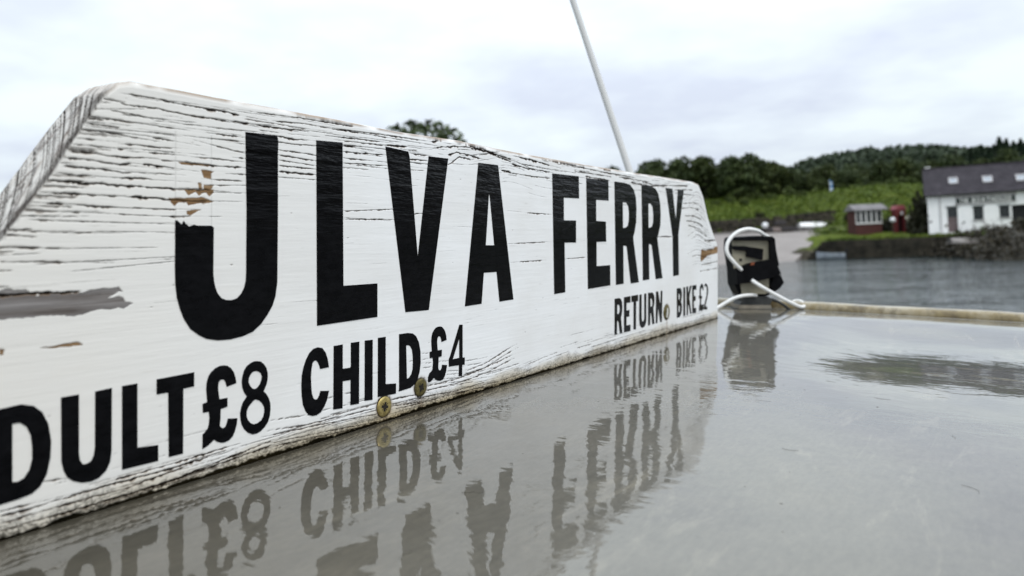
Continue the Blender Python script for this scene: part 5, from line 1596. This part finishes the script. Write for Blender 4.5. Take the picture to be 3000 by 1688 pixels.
for n_, ln in enumerate(lines):
    bits = ln.split('|')
    loops = [pts(b) for b in bits[1:]]
    flat = [p for lp in loops for p in lp]
    tri = tessellate_polygon([[Vector((x, z, 0)) for x, z in lp] for lp in loops])
    nn = len(flat)
    vs2 = [(x / 1000, -.00022, z / 1000) for x, z in flat] + [(x / 1000, .0002, z / 1000) for x, z in flat]
    fs2 = []
    for a, b, c in tri:
        (x0, z0), (x1, z1), (x2, z2) = flat[a], flat[b], flat[c]
        fs2.append((a, b, c) if (x1 - x0) * (z2 - z0) - (x2 - x0) * (z1 - z0) > 0 else (a, c, b))
    k0 = 0
    for lp in loops:
        for i in range(len(lp)):
            j = (i + 1) % len(lp)
            fs2.append((k0 + i, k0 + j, nn + k0 + j, nn + k0 + i))
        k0 += len(lp)
    lo = mesh_obj('letter', vs2, fs2, vm_.m, sign)
    if n_ == 0:
        lo['label'] = 'black letter U with the top of its left stroke flaked away'
# countersunk cross head screws
brass = NT('yellow_zinc', .42, .5, .85)
q1 = brass.noise(380, 4, .65)
brass.col(brass.ramp(q1, [(.3, (.20, .14, .04)), (.55, (.52, .41, .16)), (.8, (.66, .56, .27))]))
brass.nor(brass.bump(q1, .0003))
dull = mottled('tarnished_zinc', (.05, .042, .014), (.19, .155, .055), 420, .6, .4, .0003, metal=.4)
smear = mottled('paint_smear', (.5, .49, .44), (.7, .69, .66), 300, .6)
hole = mottled('dark_recess', (.008, .007, .006), (.02, .016, .012), 500, .8)
def screw(s, z, r, mat, tilt, label, smeared=False):
    M = Matrix.Translation((s / 1000, -.0001, z / 1000)) @ Euler((0, tilt, 0)).to_matrix().to_4x4()
    e_ = MBd().lathe([(r * .62, -.0022), (r * .97, -.0004), (r, .0000), (r * .98, .00022), (r * .7, .00040), (r * .3, .00050), (.00005, .00052)], 36, (0, 0, 0), 'Y').build('screw', mat, sign, True)
    e_.matrix_local = M
    e_['label'] = label
    cr_ = MBd()
    w = r * .15; l_ = r * .46
    poly = [(w, w), (w * .8, l_), (-w * .8, l_), (-w, w), (-l_, w * .8), (-l_, -w * .8), (-w, -w), (-w * .8, -l_), (w * .8, -l_), (w, -w), (l_, -w * .8), (l_, w * .8)]
    cr_.prism_xz(poly, -.00058, -.0002)
    for a_ in range(4):
        q_ = a_ * math.pi / 2 + math.pi / 4
        dx_, dz_ = math.cos(q_), math.sin(q_)
        cr_.prism_xz([(dx_ * r * .5 + dz_ * w * .18, dz_ * r * .5 - dx_ * w * .18), (dx_ * r * .5 - dz_ * w * .18, dz_ * r * .5 + dx_ * w * .18), (-dz_ * w * .25, dx_ * w * .25), (dz_ * w * .25, -dx_ * w * .25)], -.00056, -.0002)
    cr_.build('recess', hole, e_)
    if smeared:
        MBd().prism_xz([(-r * .22, -r * .7), (r * .12, -r * .75), (r * .2, 0), (r * .05, r * .6), (-r * .2, r * .5), (-r * .28, -.1 * r)], -.0010, -.0003).build('paint_smear', smear, e_)
screw(155.2, 7.0, .0046, brass, .2, 'bright yellow cross head screw below the word CHILD')
screw(180.7, 11.2, .0043, dull, .55, 'tarnished screw between CHILD and its price')
screw(499.7, 18.3, .0062, dull, .2, 'tarnished paint smeared screw after the word RETURN', True)
tag(sign, 'weathered white wooden sign board lettered ULVA FERRY with fares in black', 'sign')

# ---- whip aerial
WHIP = NT('white_fibreglass', .45, .35); WHIP.col((.60, .60, .59))
ab = Vector((.1738, .78, 0.0)); a1_ = Vector((.1239, .78, .1503)); a2_ = Vector((.0640, .78, .3306))
dirv = (a2_ - a1_).normalized()
base_pt = a1_ - dirv * (a1_.z / dirv.z)
aer = empty('whip_aerial', MB @ Matrix.Translation(base_pt))
Ln = 1.5
MBd().tube([dirv * (Ln * t_) + Vector((0, 0, 0)) for t_ in np.linspace(0, 1, 16)], [.0040 - .0030 * t_ ** 1.0 for t_ in np.linspace(0, 1, 16)], 14).build('rod', WHIP, aer, True)
MBd().lathe([(.014, -.001), (.014, .006), (.009, .009), (.008, .035), (.0055, .045)], 18).build('ferrule', mottled('black_nylon', (.02, .02, .02), (.04, .04, .04), 60, .5), aer, True)
tag(aer, 'white whip aerial leaning to the left behind the sign board', 'aerial')

# ---- deck lamp with its white cable
lz = -.003
lt = .835
lx = (1882 - 1287.5) / 1860 * lt + .0016
lamp = empty('deck_lamp', MB @ Matrix.Translation((lx, lt, lz)))
def Q(zx, zy):
    return ((zx - 700) * .1005 / 1000, (1262 - zy) * .1110 / 1000)
def QC(zx, zy):
    return ((zx - 700) * .1140 / 1000 - .0012, (1262 - zy) * .1110 / 1000)
def poly(t):
    v = [float(q_) for q_ in t.replace(')', ' ').replace('(', ' ').replace(',', ' ').split()]
    return [Q(v[i], v[i + 1]) for i in range(0, len(v), 2)]
BLK = mottled('black_lamp_plastic', (.002, .002, .0025), (.006, .006, .007), 90, .5, .06, .0002)
BEI = mottled('beige_lamp_face', (.19, .175, .125), (.27, .25, .19), 60, .55, .4, .0002)
DGR = mottled('dark_grey_rubber', (.02, .022, .022), (.055, .057, .055), 80, .6, .3)
MBd().prism_xz(poly('(485,520)(620,508)(800,500)(905,505)(940,530)(945,600)(975,760)(1000,880)(960,1060)(880,1105)(570,1105)(515,1000)(503,830)(470,640)(472,545)'), -.006, .022).build('housing', BLK, lamp)
fr_ = MBd()
fr_.prism_xz(poly('(470,515)(905,505)(940,530)(890,545)(480,545)'), -.013, -.0055)
fr_.prism_xz(poly('(880,546)(938,533)(950,640)(985,800)(895,800)(885,700)'), -.013, -.0055)
fr_.build('frame', BLK, lamp)
MBd().prism_xz(poly('(482,548)(878,548)(886,795)(640,800)(500,830)(482,700)'), -.0085, -.0056).build('face_plate', BEI, lamp)
MBd().prism_xz(poly('(470,602)(600,602)(815,632)(805,742)(625,708)(628,655)(480,640)'), -.0115, -.0086).build('bracket', BLK, lamp)
MBd().prism_xz(poly('(505,835)(640,775)(890,735)(930,740)(1000,880)(890,920)(700,962)(515,985)'), -.0150, -.0058).build('strap', BLK, lamp)
MBd().prism_xz(poly('(568,972)(700,968)(886,926)(890,1060)(850,1085)(590,1088)'), -.0080, -.0059).build('lower_plate', BEI, lamp)
MBd().prism_xz(poly('(940,890)(1012,895)(1048,970)(1010,1020)(935,1070)(900,1000)'), -.010, .012).build('knob', BLK, lamp)
MBd().prism_xz(poly('(662,768)(705,762)(698,790)(658,796)'), -.0158, -.0152).build('toggle', mottled('orange_plastic', (.16, .045, .02), (.24, .07, .03), 200, .45), lamp)
MBd().prism_xz(poly('(945,645)(968,660)(972,712)(948,700)'), -.004, .006).build('side_clip', PT, lamp)
MBd().lathe([(.0018, -.0010), (.0016, .0006), (.0004, .0008)], 12, (Q(570, 742)[0], -.0086, Q(570, 742)[1]), 'Y').build('screw', hole, lamp)
MBd().prism_xz(poly('(560,1110)(880,1112)(925,1150)(905,1195)(560,1195)(585,1160)'), -.008, .018).build('foot', DGR, lamp)
MBd().prism_xz(poly('(540,1197)(900,1197)(905,1232)(540,1232)'), -.012, .020).build('foot_pad', mottled('dirty_beige', (.16, .14, .11), (.28, .25, .2), 80, .7), lamp)
MBd().prism_xz(poly('(478,1234)(905,1234)(905,1275)(490,1275)'), -.016, .024).build('base_plate', DGR, lamp)
WC = mottled('white_cable_sheath', (.70, .70, .68), (.80, .80, .78), 120, .35, .45)
def cable(t, depths, r, mat, name='cable'):
    v_ = [float(q_) for q_ in t.replace(')', ' ').replace('(', ' ').replace(',', ' ').split()]
    pp = [QC(v_[i], v_[i + 1]) for i in range(0, len(v_), 2)]
    P_ = [Vector((x, d_, z)) for (x, z), d_ in zip(pp, depths)]
    MBd().tube(spline(P_, 6), r, 12).build(name, mat, lamp, True)
cable('(905,512)(845,490)(760,447)(650,433)(545,468)(470,540)(437,620)(450,690)(495,750)(540,798)(590,840)', [.004, -.002, -.008, -.011, -.013, -.015, -.017, -.018, -.018, -.017, -.014], .00205, WC)
cable('(690,945)(725,975)(800,1025)(950,1110)(1090,1180)(1180,1213)(1235,1200)(1225,1172)(1185,1172)(1140,1195)', [-.015, -.019, -.021, -.020, -.016, -.012, -.006, .004, .008, .006], .00205, WC)
cable('(300,1240)(385,1192)(440,1158)(510,1120)(600,1096)(690,1092)(745,1100)', [-.020, -.018, -.018, -.018, -.017, -.014, -.009], .00195, WC)
cable('(860,1140)(930,1150)(1000,1185)(1060,1240)(1090,1272)', [.0, -.006, -.010, -.012, -.014], .0017, DGR)
tag(lamp, 'black boxy deck lamp with beige face and white cable loop beside the sign', 'lamp')

# ---- grit, seeds and fibres lying on the wet roof
gr = MBd(); rg = random.Random(31)
for i in range(90):
    u = rg.uniform(-.05, .6); v = rg.uniform(.01, .40)
    z = float(roof_z(np.array(u), np.array(v)))
    s = rg.uniform(.00010, .00032); q_ = rg.uniform(0, 3.1)
    dx_, dy_ = math.cos(q_) * s * rg.uniform(1, 3), math.sin(q_) * s * rg.uniform(1, 3)
    gr.add([(u - dx_, -v - dy_, z + .0001), (u + dy_ * .4, -v - dx_ * .4, z + .0001), (u + dx_, -v + dy_, z + .0001), (u - dy_ * .4, -v + dx_ * .4, z + .0001), (u, -v, z + s * .8)],
           [(0, 1, 4), (1, 2, 4), (2, 3, 4), (3, 0, 4), (3, 2, 1, 0)])
for i in range(16):
    u = rg.uniform(0, .5); v = rg.uniform(.06, .38); q_ = rg.uniform(0, 6.28); l_ = rg.uniform(.004, .012)
    P_ = []
    for k in range(5):
        l_ = min(l_, .008)
        P_.append((u + math.cos(q_) * l_ * k / 4, -v + math.sin(q_) * l_ * k / 4, float(roof_z(np.array(u), np.array(v))) + .0002))
        q_ += rg.uniform(-.3, .3)
    gr.tube(P_, .00005, 4)
go = gr.build('grit', mottled('dark_grit', (.02, .018, .014), (.10, .09, .07), 300, .8))
go.matrix_world = MS
tag(go, 'dark grit and fine fibres scattered over the wet cabin roof', 'grit', kind='stuff')
